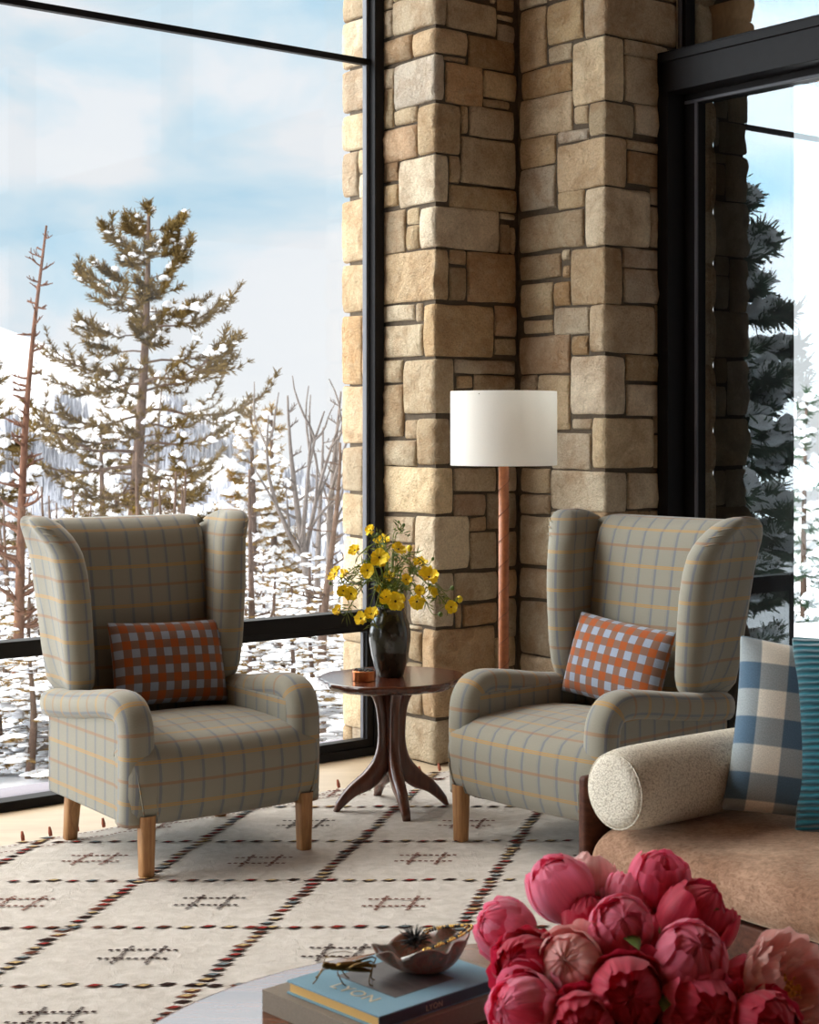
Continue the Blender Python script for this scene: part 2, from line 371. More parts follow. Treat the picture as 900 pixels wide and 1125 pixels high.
# ------------------------------------------------------------------ mesh builder
class MB:
    def __init__(s):
        s.v, s.f, s.uv, s.mi, s.mats, s.tint = [], [], [], [], [], []
    def m(s, name):
        if name not in s.mats: s.mats.append(name)
        return s.mats.index(name)
    def face(s, idx, mi=0, uv=None):
        s.f.append(tuple(idx)); s.mi.append(mi)
        s.uv.append(uv if uv else [(0.0, 0.0)]*len(idx))
    def grid(s, P, mat, cu=False, cv=False, uv=None, flip=False):
        """P[i][j]; uv[i][j] optional; cu/cv close"""
        mi = s.m(mat); R, C = len(P), len(P[0]); b = len(s.v)
        for r in P: s.v.extend([tuple(p) for p in r])
        for i in range(R if cu else R-1):
            i2 = (i+1) % R
            for j in range(C if cv else C-1):
                j2 = (j+1) % C
                q = [b+i*C+j, b+i*C+j2, b+i2*C+j2, b+i2*C+j]
                if uv:
                    w = [uv[i][j], uv[i][j+1 if cv and j2 == 0 and len(uv[i]) > C else j2], uv[i2][j+1 if cv and j2 == 0 and len(uv[i2]) > C else j2], uv[i2][j]]
                else: w = None
                if flip: q.reverse(); w = w[::-1] if w else None
                s.face(q, mi, w)
    def cap(s, ring_start, n, mat, flip=False):
        mi = s.m(mat); q = [ring_start+k for k in range(n)]
        if flip: q.reverse()
        s.face(q, mi)
    def tube(s, path, rad, mat, n=8, caps=True, flat=1.0, up=None):
        path = [Vector(p) for p in path]
        if not hasattr(rad, '__len__'): rad = [rad]*len(path)
        b = len(s.v); mi = s.m(mat); prev = None
        L = 0.0
        vs = []
        for k, p in enumerate(path):
            d = (path[min(k+1, len(path)-1)]-path[max(k-1, 0)])
            if d.length < 1e-9: d = Vector((0, 0, 1))
            d.normalize()
            if prev is None:
                a = Vector(up) if up else (Vector((0, 0, 1)) if abs(d.z) < .9 else Vector((1, 0, 0)))
                x = (a - d*a.dot(d)).normalized()
            else: x = (prev - d*prev.dot(d)); x = x.normalized() if x.length > 1e-6 else prev
            prev = x; y = d.cross(x)
            for j in range(n):
                t = 2*PI*j/n
                s.v.append(tuple(p + x*math.cos(t)*rad[k] + y*math.sin(t)*rad[k]*flat))
            if k: L += (path[k]-path[k-1]).length
            vs.append(L)
        for k in range(len(path)-1):
            for j in range(n):
                j2 = (j+1) % n
                c0 = j/n*2*PI*rad[k]; c1 = (j+1)/n*2*PI*rad[k]
                s.face([b+k*n+j, b+k*n+j2, b+(k+1)*n+j2, b+(k+1)*n+j], mi, [(c0, vs[k]), (c1, vs[k]), (c1, vs[k+1]), (c0, vs[k+1])])
        if caps:
            s.face([b+j for j in range(n)][::-1], mi); e = b+(len(path)-1)*n
            s.face([e+j for j in range(n)], mi)
    def obox(s, o, a, b, c, mat):
        """box from corner o with edge vectors a,b,c"""
        o, a, b, c = Vector(o), Vector(a), Vector(b), Vector(c); k = len(s.v); mi = s.m(mat)
        for p in (o, o+a, o+a+b, o+b, o+c, o+a+c, o+a+b+c, o+b+c): s.v.append(tuple(p))
        la, lb, lc = a.length, b.length, c.length
        fl = a.cross(b).dot(c) < 0
        for q, (m1, m2) in (((0, 3, 2, 1), (lb, la)), ((4, 5, 6, 7), (la, lb)), ((0, 1, 5, 4), (la, lc)), ((1, 2, 6, 5), (lb, lc)), ((2, 3, 7, 6), (la, lc)), ((3, 0, 4, 7), (lb, lc))):
            q = [k+i for i in q]; w = [(0, 0), (m1, 0), (m1, m2), (0, m2)]
            if fl: q.reverse(); w.reverse()
            s.face(q, mi, w)
    def box(s, x0, y0, z0, x1, y1, z1, mat): s.obox((x0, y0, z0), (x1-x0, 0, 0), (0, y1-y0, 0), (0, 0, z1-z0), mat)
    def lathe(s, prof, mat, n=32, center=(0, 0, 0), wob=None):
        c = Vector(center); P = []
        for r, z in prof:
            row = []
            for j in range(n):
                t = 2*PI*j/n; k = wob(t, z) if wob else 1.0
                row.append(c+Vector((r*k*math.cos(t), r*k*math.sin(t), z)))
            P.append(row)
        s.grid(P, mat, cv=True)
    def ball(s, c, r, mat, n=8, m=5, sq=(1, 1, 1)):
        c = Vector(c); mi = s.m(mat); b = len(s.v)
        s.v.append((c.x, c.y, c.z-r*sq[2]))
        for i in range(1, m):
            th = PI*i/m
            for j in range(n):
                t = 2*PI*j/n
                s.v.append((c.x+r*sq[0]*math.sin(th)*math.cos(t), c.y+r*sq[1]*math.sin(th)*math.sin(t), c.z-r*sq[2]*math.cos(th)))
        s.v.append((c.x, c.y, c.z+r*sq[2])); e = len(s.v)-1
        for j in range(n):
            j2 = (j+1) % n
            s.face((b, b+1+j2, b+1+j), mi)
            for i in range(m-2): s.face((b+1+i*n+j, b+1+i*n+j2, b+1+(i+1)*n+j2, b+1+(i+1)*n+j), mi)
            s.face((e, b+1+(m-2)*n+j, b+1+(m-2)*n+j2), mi)
    def build(s, name, parent=None, smooth=True, loc=None, bevel=0.0, subsurf=0, autosmooth=None, solid=0.0, weld=False):
        me = bpy.data.meshes.new(name)
        me.from_pydata(s.v, [], s.f)
        for mt in s.mats: me.materials.append(MATS[mt])
        me.polygons.foreach_set('material_index', s.mi)
        uvl = me.uv_layers.new(name='UVMap')
        flat = [c for f in s.uv for p in f for c in p]
        uvl.data.foreach_set('uv', flat)
        me.polygons.foreach_set('use_smooth', [smooth]*len(s.f))
        if s.tint:
            a = me.attributes.new('tint', 'FLOAT_COLOR', 'FACE')
            a.data.foreach_set('color', [c for t in s.tint for c in t])
        bm = bmesh.new(); bm.from_mesh(me); bmesh.ops.recalc_face_normals(bm, faces=bm.faces[:]); bm.to_mesh(me); bm.free()
        if autosmooth is not None: me.set_sharp_from_angle(angle=math.radians(autosmooth))
        me.update()
        o = bpy.data.objects.new(name, me); COL.objects.link(o)
        if loc is not None: o.location = loc
        if parent: o.parent = parent
        if weld: md = o.modifiers.new('weld', 'WELD'); md.merge_threshold = 1e-4
        if bevel:
            md = o.modifiers.new('bevel', 'BEVEL'); md.width = bevel; md.segments = 3; md.limit_method = 'ANGLE'
            for p in me.polygons: p.use_smooth = True
            md.harden_normals = True
        if subsurf: md = o.modifiers.new('sub', 'SUBSURF'); md.levels = md.render_levels = subsurf
        if solid: md = o.modifiers.new('solid', 'SOLIDIFY'); md.thickness = solid; md.offset = 0
        return o
def thing(name, label, cat, loc=(0, 0, 0), rz=0.0, group=None):
    o = bpy.data.objects.new(name, None); COL.objects.link(o); o.empty_display_size = .1
    o.location = loc; o.rotation_euler = (0, 0, rz); tag(o, label, cat, group); return o
def tag(o, label, cat, group=None):
    o['label'] = label; o['category'] = cat
    if group: o['group'] = group
    return o
def struct(o): o['kind'] = 'structure'; return o
def copy_thing(root, loc, rz, scale=None, label=None, group=None):
    r = root.copy(); COL.objects.link(r); r.location = loc; r.rotation_euler = (0, 0, rz)
    if scale: r.scale = scale
    if label: r['label'] = label
    if group: r['group'] = group
    for ch in list(root.children):
        c = ch.copy(); COL.objects.link(c); c.parent = r
        for g in ch.children:
            d = g.copy(); COL.objects.link(d); d.parent = c
    return r
def smoothpath(pts, n):
    """Catmull-Rom through pts"""
    pts = [Vector(p) for p in pts]; out = []
    P = [2*pts[0]-pts[1]]+pts+[2*pts[-1]-pts[-2]]
    for i in range(1, len(P)-2):
        for k in range(n):
            t = k/n; a, b, c, d = P[i-1], P[i], P[i+1], P[i+2]
            out.append(.5*((2*b)+(c-a)*t+(2*a-5*b+4*c-d)*t*t+(3*b-a-3*c+d)*t**3))
    out.append(pts[-1]); return out
def interp(xs, ys, x):
    return float(np.interp(x, xs, ys))
def sstep(a, b, x):
    t = max(0, min(1, (x-a)/(b-a))); return t*t*(3-2*t)
# ================================================================== STRUCTURE
AB = Vector((.105, 6.738, 0)); BC = AB+U*.4565; CD = BC-W*.526; DE = CD+U*.456     # corners of the stone piers
ROOM_U0, ROOM_W0, CEIL = -7.6, -8.2, 4.1
def floor_():
    b = MB(); b.obox(uw(ROOM_U0, ROOM_W0, -.05), U*(.94-ROOM_U0), -W*ROOM_W0, Z*.05, 'floor_wood')
    struct(b.build('floor', smooth=False))
    b = MB(); b.obox(uw(ROOM_U0, ROOM_W0, CEIL), U*(1.0-ROOM_U0), W*(.15-ROOM_W0), Z*.15, 'ceiling_wood')
    struct(b.build('ceiling', smooth=False))
    b = MB(); b.obox(uw(ROOM_U0, ROOM_W0-.12, 0), U*(1.0-ROOM_U0), W*.12, Z*CEIL, 'plaster'); struct(b.build('wall_rear', smooth=False))
    b = MB(); b.obox(uw(ROOM_U0-.12, ROOM_W0, 0), U*.12, -W*ROOM_W0, Z*CEIL, 'plaster'); struct(b.build('wall_left', smooth=False))
floor_()

# ------------------------------------------------------------------ stone piers
FACES = {'A': (AB, W, -U, .66), 'B': (AB, U, -W, .4565), 'C': (CD, W, -U, .526), 'D': (CD, U, -W, .456)}
def ft(face, x):
    o, d, _, _ = FACES[face]; k = (x-CX)/F
    return (k*o.y-o.x)/(d.x-k*d.y)
def fz(face, x, y):
    o, d, _, _ = FACES[face]; t = ft(face, x); Y = o.y+d.y*t
    return CAMZ-(y-HY)/F*Y
# stones read off the photograph: corner stones (face1, x0, corner y0, y1, face2, x1) and flat ones (x0, y0, x1, y1)
CORN = [('A', 430, -12, 26, 'B', 492), ('A', 452, 28, 57, 'B', 515), ('A', 432, 58, 110, 'B', 489), ('A', 458, 112, 168, 'B', 507),
        ('A', 437, 169, 222, 'B', 494), ('A', 460, 225, 271, 'B', 550), ('A', 415, 273, 331, 'B', 494), ('A', 464, 333, 391, 'B', 544),
        ('A', 442, 393, 456, 'B', 500), ('A', 457, 458, 512, 'B', 496), ('A', 416, 514, 566, 'B', 499), ('A', 455, 568, 628, 'B', 517),
        ('A', 450, 630, 691, 'B', 500), ('A', 463, 693, 790, 'B', 545), ('A', 443, 792, 845, 'B', 520),
        ('C', 641, -14, 36, 'D', 745), ('C', 628, 37, 110, 'D', 687), ('C', 646, 110, 147, 'D', 698), ('C', 611, 149, 203, 'D', 690),
        ('C', 642, 204, 268, 'D', 716), ('C', 626, 269, 333, 'D', 685), ('C', 647, 334, 388, 'D', 721), ('C', 626, 390, 457, 'D', 688),
        ('C', 650, 458, 517, 'D', 720), ('C', 604, 518, 563, 'D', 690)]
FLAT = {'A': [(411, 0, 430, 11), (411, 11, 430, 42), (412, 37, 454, 74), (412, 76, 432, 99), (412, 99, 431, 141), (432, 117, 457, 137), (411, 139, 457, 177), (412, 178, 436, 201),
              (412, 202, 436, 228), (413, 232, 444, 279), (445, 228, 459, 247), (445, 248, 460, 274), (414, 335, 454, 355), (455, 333, 463, 353), (415, 356, 463, 394),
              (416, 395, 441, 421), (416, 423, 442, 481), (443, 460, 457, 481), (416, 483, 456, 514), (414, 567, 454, 597), (414, 598, 449, 632), (447, 693, 462, 727), (445, 728, 462, 757), (443, 758, 462, 789),
              # outside the glass
              (375, -6, 404, 20), (374, 22, 403, 74), (374, 76, 404, 122), (373, 124, 404, 165), (374, 167, 392, 217), (393, 190, 404, 217), (374, 219, 404, 288), (375, 290, 404, 344),
              (375, 346, 397, 422), (375, 424, 401, 488), (375, 490, 398, 541), (375, 542, 398, 588), (376, 590, 404, 640), (375, 642, 404, 705), (376, 707, 404, 750), (376, 752, 404, 800)],
        'B': [(492, 0, 547, 35), (548, -4, 567, 13), (548, 15, 566, 24), (548, 25, 567, 46), (516, 38, 567, 76), (489, 60, 514, 67), (491, 68, 532, 115), (533, 77, 569, 108), (533, 109, 562, 120),
              (508, 115, 516, 147), (517, 118, 566, 152), (508, 149, 568, 205), (495, 170, 507, 200), (495, 202, 569, 231), (551, 233, 568, 243), (551, 244, 562, 279), (495, 275, 514, 291), (495, 293, 514, 330),
              (515, 277, 568, 332), (545, 334, 569, 370), (545, 372, 569, 392), (501, 394, 568, 411), (503, 412, 521, 428), (522, 412, 568, 430), (501, 432, 530, 470), (532, 432, 568, 468), (497, 472, 534, 511), (536, 470, 568, 511),
              (500, 513, 547, 540), (549, 513, 569, 540), (500, 542, 535, 567), (517, 568, 536, 583), (537, 542, 569, 582), (518, 585, 547, 626), (549, 584, 569, 622), (501, 628, 548, 660), (549, 626, 569, 655),
              (502, 662, 509, 690), (510, 662, 548, 691), (549, 657, 569, 700)],
        'C': [(570, 10, 599, 76), (600, 0, 639, 46), (569, -8, 599, 8), (601, 47, 627, 67), (572, 70, 627, 104), (570, 104, 628, 148), (629, 114, 645, 137), (611, 138, 645, 158), (570, 150, 609, 182), (570, 184, 609, 232),
              (611, 207, 641, 229), (570, 234, 640, 276), (570, 279, 615, 308), (616, 274, 625, 288), (616, 290, 625, 305), (571, 310, 606, 349), (607, 308, 625, 336), (607, 338, 646, 367), (574, 351, 606, 367), (570, 369, 625, 410),
              (626, 368, 645, 390), (571, 412, 589, 440), (590, 412, 625, 473), (571, 442, 589, 511), (627, 459, 649, 474), (604, 475, 648, 517), (571, 513, 603, 541), (570, 543, 603, 566), (570, 567, 627, 622), (570, 624, 614, 658), (616, 624, 664, 665), (570, 660, 614, 720), (570, 722, 616, 745)],
        'D': [(688, 42, 735, 64), (688, 64, 735, 114), (699, 116, 735, 149), (687, 151, 735, 167), (691, 168, 735, 205), (686, 270, 735, 295), (687, 296, 735, 333), (689, 390, 735, 419), (690, 421, 735, 457), (691, 519, 735, 560)]}
TINTS = [(222, 202, 170), (214, 190, 154), (228, 210, 180), (206, 180, 146), (200, 176, 144), (216, 198, 168), (196, 166, 130), (208, 176, 142), (224, 208, 184), (194, 174, 146)]
def stones():
    b = MB(); b.m('fieldstone'); placed = {k: [] for k in FACES}; rnd = random.Random(3)
    def trim(face, r):
        t0, z0, t1, z1 = r
        for p in placed[face]:
            ot = min(t1, p[2])-max(t0, p[0]); oz = min(z1, p[3])-max(z0, p[1])
            if ot > 0 and oz > 0:
                if ot < oz:
                    if t0+t1 < p[0]+p[2]: t1 = p[0]
                    else: t0 = p[2]
                else:
                    if z0+z1 < p[1]+p[3]: z1 = p[1]
                    else: z0 = p[3]
                if t1-t0 < .018 or z1-z0 < .018: return None
        return (t0, z0, t1, z1)
    GAP = .0022; DEP = .03
    def prof(d):                       # edge rounding: d = distance in from the edge
        r = .010
        return 0 if d >= r else -(r-math.sqrt(max(0, r*r-(r-d)**2)))*1.0
    def stations(L, extra=0):
        e = [0, .001, .004, .010]
        if L < .05: e = [0, .001, .004, L*.3]
        n = max(1, int((L-2*e[-1])/.028))
        mid = [e[-1]+(L-2*e[-1])*k/n for k in range(1, n)]
        return e+mid+[L-x for x in e[::-1]]
    def add(segs, z0, z1):
        """segs: list of (face, ta, tb) in running order; one or two faces"""
        seed = rnd.random()*50; tint = rnd.choice(TINTS); k = rnd.uniform(.88, 1.06); hu = rnd.uniform(-6, 6)
        tint = tuple(lin(min(255, c*k+d)) for c, d in zip(tint, (hu*.6, 0, -hu)))+(1.0,)
        bulge = rnd.uniform(-.002, .012); z0 += GAP; z1 -= GAP
        cols = []                       # (face, t, distance to the nearer end)
        tot = sum(abs(tb-ta) for _, ta, tb in segs); run = 0
        for si, (f, ta, tb) in enumerate(segs):
            L = abs(tb-ta); st = stations(L) if len(segs) == 1 else None
            if st is None:
                full = stations(L*2)
                st = [x for x in full if x <= L-.008]+[L] if si == 0 else [x-L for x in full if x-L >= .008]
            for x in st: cols.append((f, ta+(tb-ta)*x/L, min(run+x, tot-run-x)))
            run += L
        rows = [(z0+x, min(x, z1-z0-x)) for x in stations(z1-z0)]
        sk = [rnd.uniform(-.007, .007) for _ in range(4)]
        nv = len(b.v); C = len(cols)
        for zi, (z, dz) in enumerate(rows):
            bb = (z-z0)/(z1-z0)
            for ci, (f, t, dt) in enumerate(cols):
                o, d, nr, _ = FACES[f]; aa = ci/(C-1)
                hh = min(prof(dz), prof(dt)) if min(dz, dt) > 1e-6 else -DEP
                cr = max(0, .02-min(dz, .02))*max(0, .02-min(dt, .02))/.0004
                inner = min(1, min(dz, dt)/.03)
                pos = o+d*t+Z*z
                nz = noise.noise(Vector((pos.x*16+seed, pos.y*16, pos.z*16)))*.014+noise.noise(Vector((pos.x*45+seed, pos.y*45, pos.z*45)))*.007
                h = hh+inner*(bulge+nz)-.012*cr*(1 if min(dz, dt) > 1e-6 else 0)
                zz = z+(sk[0]*(1-aa)+sk[1]*aa)*(1-bb)+(sk[2]*(1-aa)+sk[3]*aa)*bb+noise.noise(Vector((t*9+seed, z*9, 3)))*.004
                side = 1 if aa < .5 else -1
                tt = t if (len(segs) == 2 and min(dt, 1) > .02 and t < .03) else t+noise.noise(Vector((z*14+seed, aa*3, 7)))*.004
                if len(segs) == 2 and t == 0: q = o+Z*zz+(FACES[segs[0][0]][2]+FACES[segs[1][0]][2])*(h-.0035)
                else: q = o+d*tt+Z*zz+nr*h
                b.v.append(tuple(q))
        for i in range(len(rows)-1):
            for j in range(C-1):
                b.face([nv+i*C+j, nv+i*C+j+1, nv+(i+1)*C+j+1, nv+(i+1)*C+j], 0); b.tint.append(tint)
    def corner(f1, L1, f2, L2, z0, z1):
        r1 = trim(f1, (0, z0, L1, z1)); r2 = trim(f2, (0, z0, L2, z1))
        if not r1 or not r2 or r1[0] > 0 or r2[0] > 0: return
        za, zb = max(r1[1], r2[1]), min(r1[3], r2[3])
        if zb-za < .03: return
        placed[f1].append((0, za, r1[2], zb)); placed[f2].append((0, za, r2[2], zb))
        add([(f1, r1[2]-GAP, 0), (f2, 0, r2[2]-GAP)], za, zb)
    for f1, x0, y0, y1, f2, x1 in CORN:
        xc = 478.5 if f1 == 'A' else 665
        za, zb = fz(f1, xc, y1), fz(f1, xc, y0)
        corner(f1, ft(f1, x0), f2, min(ft(f2, x1), FACES[f2][3]), max(0, za), zb)
    def flat(f, t0, z0, t1, z1):
        r = trim(f, (max(0, t0), max(0, z0), min(FACES[f][3], t1), z1))
        if r and r[2]-r[0] > .018 and r[3]-r[1] > .018:
            placed[f].append(r); add([(f, r[0]+GAP, r[2]-GAP)], r[1], r[3])
    for f, L in FLAT.items():
        for x0, y0, x1, y1 in L:
            xm = (x0+x1)/2; ta, tb = ft(f, x0), ft(f, x1)
            flat(f, min(ta, tb), fz(f, xm, y1), max(ta, tb), fz(f, xm, y0))
    for f1, f2 in (('A', 'B'), ('C', 'D')):            # courses nobody reads in the photo
        z = 0.0; k = 0
        while z < CEIL:
            h = rnd.uniform(.12, .22); blk = [p for p in placed[f1]+placed[f2] if p[0] <= .001 and p[1] < z+h-.01 and p[3] > z+.004]
            if blk:
                lo = min(p[1] for p in blk)
                if lo-z > .04: corner(f1, rnd.uniform(.08, .25), f2, rnd.uniform(.08, .25), z, lo)
                z = max(p[3] for p in blk)
                continue
            a, c = (.1, .24) if k % 2 else (.24, .1)
            corner(f1, a*rnd.uniform(.8, 1.2), f2, c*rnd.uniform(.8, 1.2), z, min(z+h, CEIL)); z += h; k += 1
    for f, (o, d, nr, T) in FACES.items():             # fill what is left with stones
        R = .01; nt_, nz_ = int(T/R), int(CEIL/R); occ = np.zeros((nz_, nt_), bool)
        for t0, z0, t1, z1 in placed[f]: occ[int(round(z0/R)):int(round(z1/R)), int(round(t0/R)):int(round(t1/R))] = True
        for zi in range(nz_):
            for ti in range(nt_):
                if occ[zi, ti]: continue
                mw = rnd.randint(12, 30); mh = rnd.randint(9, 19); w = 0
                while ti+w < nt_ and w < mw and not occ[zi, ti+w]: w += 1
                if nt_-(ti+w) < 5 and not occ[zi, ti+w:].any(): w = nt_-ti
                h = 0
                while zi+h < nz_ and h < mh and not occ[zi+h, ti:ti+w].any(): h += 1
                occ[zi:zi+h, ti:ti+w] = True
                if w >= 3 and h >= 3: flat(f, ti*R, zi*R, (ti+w)*R, (zi+h)*R)
    struct(b.build('wall_back', smooth=True))
    m = MB(); e = .014
    m.obox(AB+U*e+W*e, U*.9, W*.6, Z*CEIL, 'mortar'); m.obox(CD+U*e+W*e, U*.42, W*.9, Z*CEIL, 'mortar')
    # outer return seen as a sliver through the door glass
    rnd2 = random.Random(5); z = 0
    c = m.build('wall_core', smooth=False); struct(c)
    s = MB(); base = DE+U*.06-W*.045
    s.m('fieldstone')
    while z < CEIL:
        h = rnd2.uniform(.16, .3); t = tuple(lin(x*.95) for x in rnd2.choice(TINTS))+(1,)
        P = []
        for i in range(7):
            a = i/6; zz = z+h*a; ins = .02*abs(2*a-1)**4
            P.append([base+W*.2+Z*zz, base+W*(.02+ins)+Z*zz, base+W*(.0+ins)+U*.01+Z*zz, base+W*ins+U*.1+Z*zz, base+W*.2+U*.1+Z*zz])
        n0 = len(s.f); s.grid(P, 'fieldstone', flip=False); s.tint += [t]*(len(s.f)-n0)
        z += h
    struct(s.build('wall_return'))
stones()

# ------------------------------------------------------------------ left window: frame, rails, glass
def window():
    b = MB(); K = 'black_frame'
    uL, uR = ROOM_U0, .02; zt = CEIL
    T = .075                                           # frame depth
    b.obox(uw(uL, -.04, 0), U*(uR-uL), W*T, Z*.037, K)                 # sill
    b.obox(uw(uL, -.035, .555), U*(uR-uL), W*T, Z*.06, K)              # mid rail
    b.obox(uw(uL, -.01, 2.94), U*(uR-uL), W*.03, Z*.026, K)            # transom bar
    b.obox(uw(-.03, -.04, 0), U*.05, W*T, Z*zt, K)                     # jamb by the stone
    b.obox(uw(-.048, -.004, .6), U*.014, W*.03, Z*(zt-.6), 'gasket')
    b.obox(uw(uL, -.04, zt-.06), U*(uR-uL), W*T, Z*.06, K)
    # opening sash at the right end, below the rail
    s0, s1, z0, z1 = -.98, -.03, .037, .555; fw = .034
    b.obox(uw(s0-.06, -.04, 0), U*.06, W*T, Z*.56, K)
    b.obox(uw(s0, -.03, z0), U*(s1-s0), W*.05, Z*fw, K); b.obox(uw(s0, -.03, z1-fw*.8), U*(s1-s0), W*.05, Z*fw*.8, K)
    b.obox(uw(s0, -.03, z0), U*fw, W*.05, Z*(z1-z0), K); b.obox(uw(s1-fw, -.03, z0), U*fw, W*.05, Z*(z1-z0), K)
    b.obox(uw(s1-fw-.008, -.012, z0+fw), U*.008, W*.02, Z*(z1-z0-2*fw), 'gasket')
    for u in (-3.6, -5.6): b.obox(uw(u, -.04, 0), U*.06, W*T, Z*zt, K)
    o = struct(b.build('window_1', smooth=False, bevel=.003))
    g = MB(); g.grid([[uw(uL, .012, .03), uw(uR, .012, .03)], [uw(uL, .012, zt), uw(uR, .012, zt)]], 'clear_glass')
    g.build('glass', parent=o, smooth=False)
window()

# ------------------------------------------------------------------ glazed doors on the right
def door():
    b = MB(); K = 'black_frame'; G0 = DE
    def g(s, d, z): return G0-W*s-U*d+Z*z              # s along the wall towards the camera, d into the room
    L = 7.2
    b.obox(g(0, .154, 0), -W*.06, U*.17, Z*2.94, K)                     # post
    b.obox(g(0, .154, 2.775), -W*L, U*.17, Z*.17, K)                    # header
    b.obox(g(.02, .164, 2.90), -W*L, U*.05, Z*.035, K)
    b.obox(g(.06, .05, 2.735), -W*L, U*.05, Z*.05, K)                   # head of the sash
    b.obox(g(.06, .05, 0), -W*.07, U*.05, Z*2.75, K)                    # stile
    b.obox(g(.116, .056, 0), -W*.014, U*.012, Z*2.74, 'gasket')
    b.obox(g(.06, .056, 2.735), -W*L, U*.012, Z*.014, 'gasket')
    b.obox(g(.0, .03, 2.94), -W*.045, U*.06, Z*(CEIL-2.94), K)          # transom light jamb
    b.obox(g(.06, .05, 0), -W*L, U*.05, Z*.07, K)
    b.obox(g(.012, .04, 2.94), -W*.014, U*.012, Z*(CEIL-2.94), 'gasket')
    for s in (2.2, 4.4): b.obox(g(s, .154, 0), -W*.1, U*.17, Z*CEIL, K)
    o = struct(b.build('door_1', smooth=False, bevel=.003))
    m = MB(); m.grid([[g(.1, .02, .05), g(L, .02, .05)], [g(.1, .02, 2.75), g(L, .02, 2.75)]], 'coated_glass'); m.build('glass', parent=o, smooth=False)
    m = MB(); m.grid([[g(.03, .0, 2.94), g(L, .0, 2.94)], [g(.03, .0, CEIL), g(L, .0, CEIL)]], 'coated_glass'); m.build('transom_glass', parent=o, smooth=False)
    # steel cladding outside, soffit, deck
    def hit(px, d):                                    # point on a plane d outside the glass behind a pixel column
        o_ = G0+U*d; k = (px-CX)/F; dd = -W
        s = (k*o_.y-o_.x)/(dd.x-k*dd.y); return s
    d = .16; s0, s1 = hit(784, d), hit(869, d+.0)
    m = MB(); m.obox(g(s0, -d, -.1), -W*(s1-s0), U*.02, Z*4.3, 'charcoal_steel'); struct(m.build('trim_1', smooth=False))
    e = Vector((1.79, 7.68, 3.02)); m = MB()
    m.obox(e-U*.86-W*.06, U*5, -W*6, Z*.16, 'soffit_wood'); m.obox(e-U*.86-W*.06, U*5, W*.08, Z*.2, 'charcoal_steel')
    struct(m.build('roof', smooth=False))
    m = MB(); m.obox(uw(1.2, -7.5, -.25), U*4.0, W*8.0, Z*.2, 'deck_grey'); struct(m.build('terrace', smooth=False))
    r = thing('balcony_railing', 'steel cable railing of the terrace outside the glass doors', 'railing', uw(5.0, -2, -.05))
    base = r.location
    m = MB(); m.obox(Vector((0, 0, 1.0))-W*5, W*7.4, U*.05, Z*.06, 'rail_steel'); m.build('top_rail', r, smooth=False)
    for k in range(6):
        m = MB(); m.tube([-W*5+Z*(.12+.14*k), W*2.4+Z*(.12+.14*k)], .004, 'rail_steel', 6); m.build('cable', r)
    for k in (-5, -3.2, -1.4, .4, 2.3):
        m = MB(); m.obox(W*k, W*.05, U*.05, Z*1.0, 'rail_steel'); m.build('post', r, smooth=False)
door()

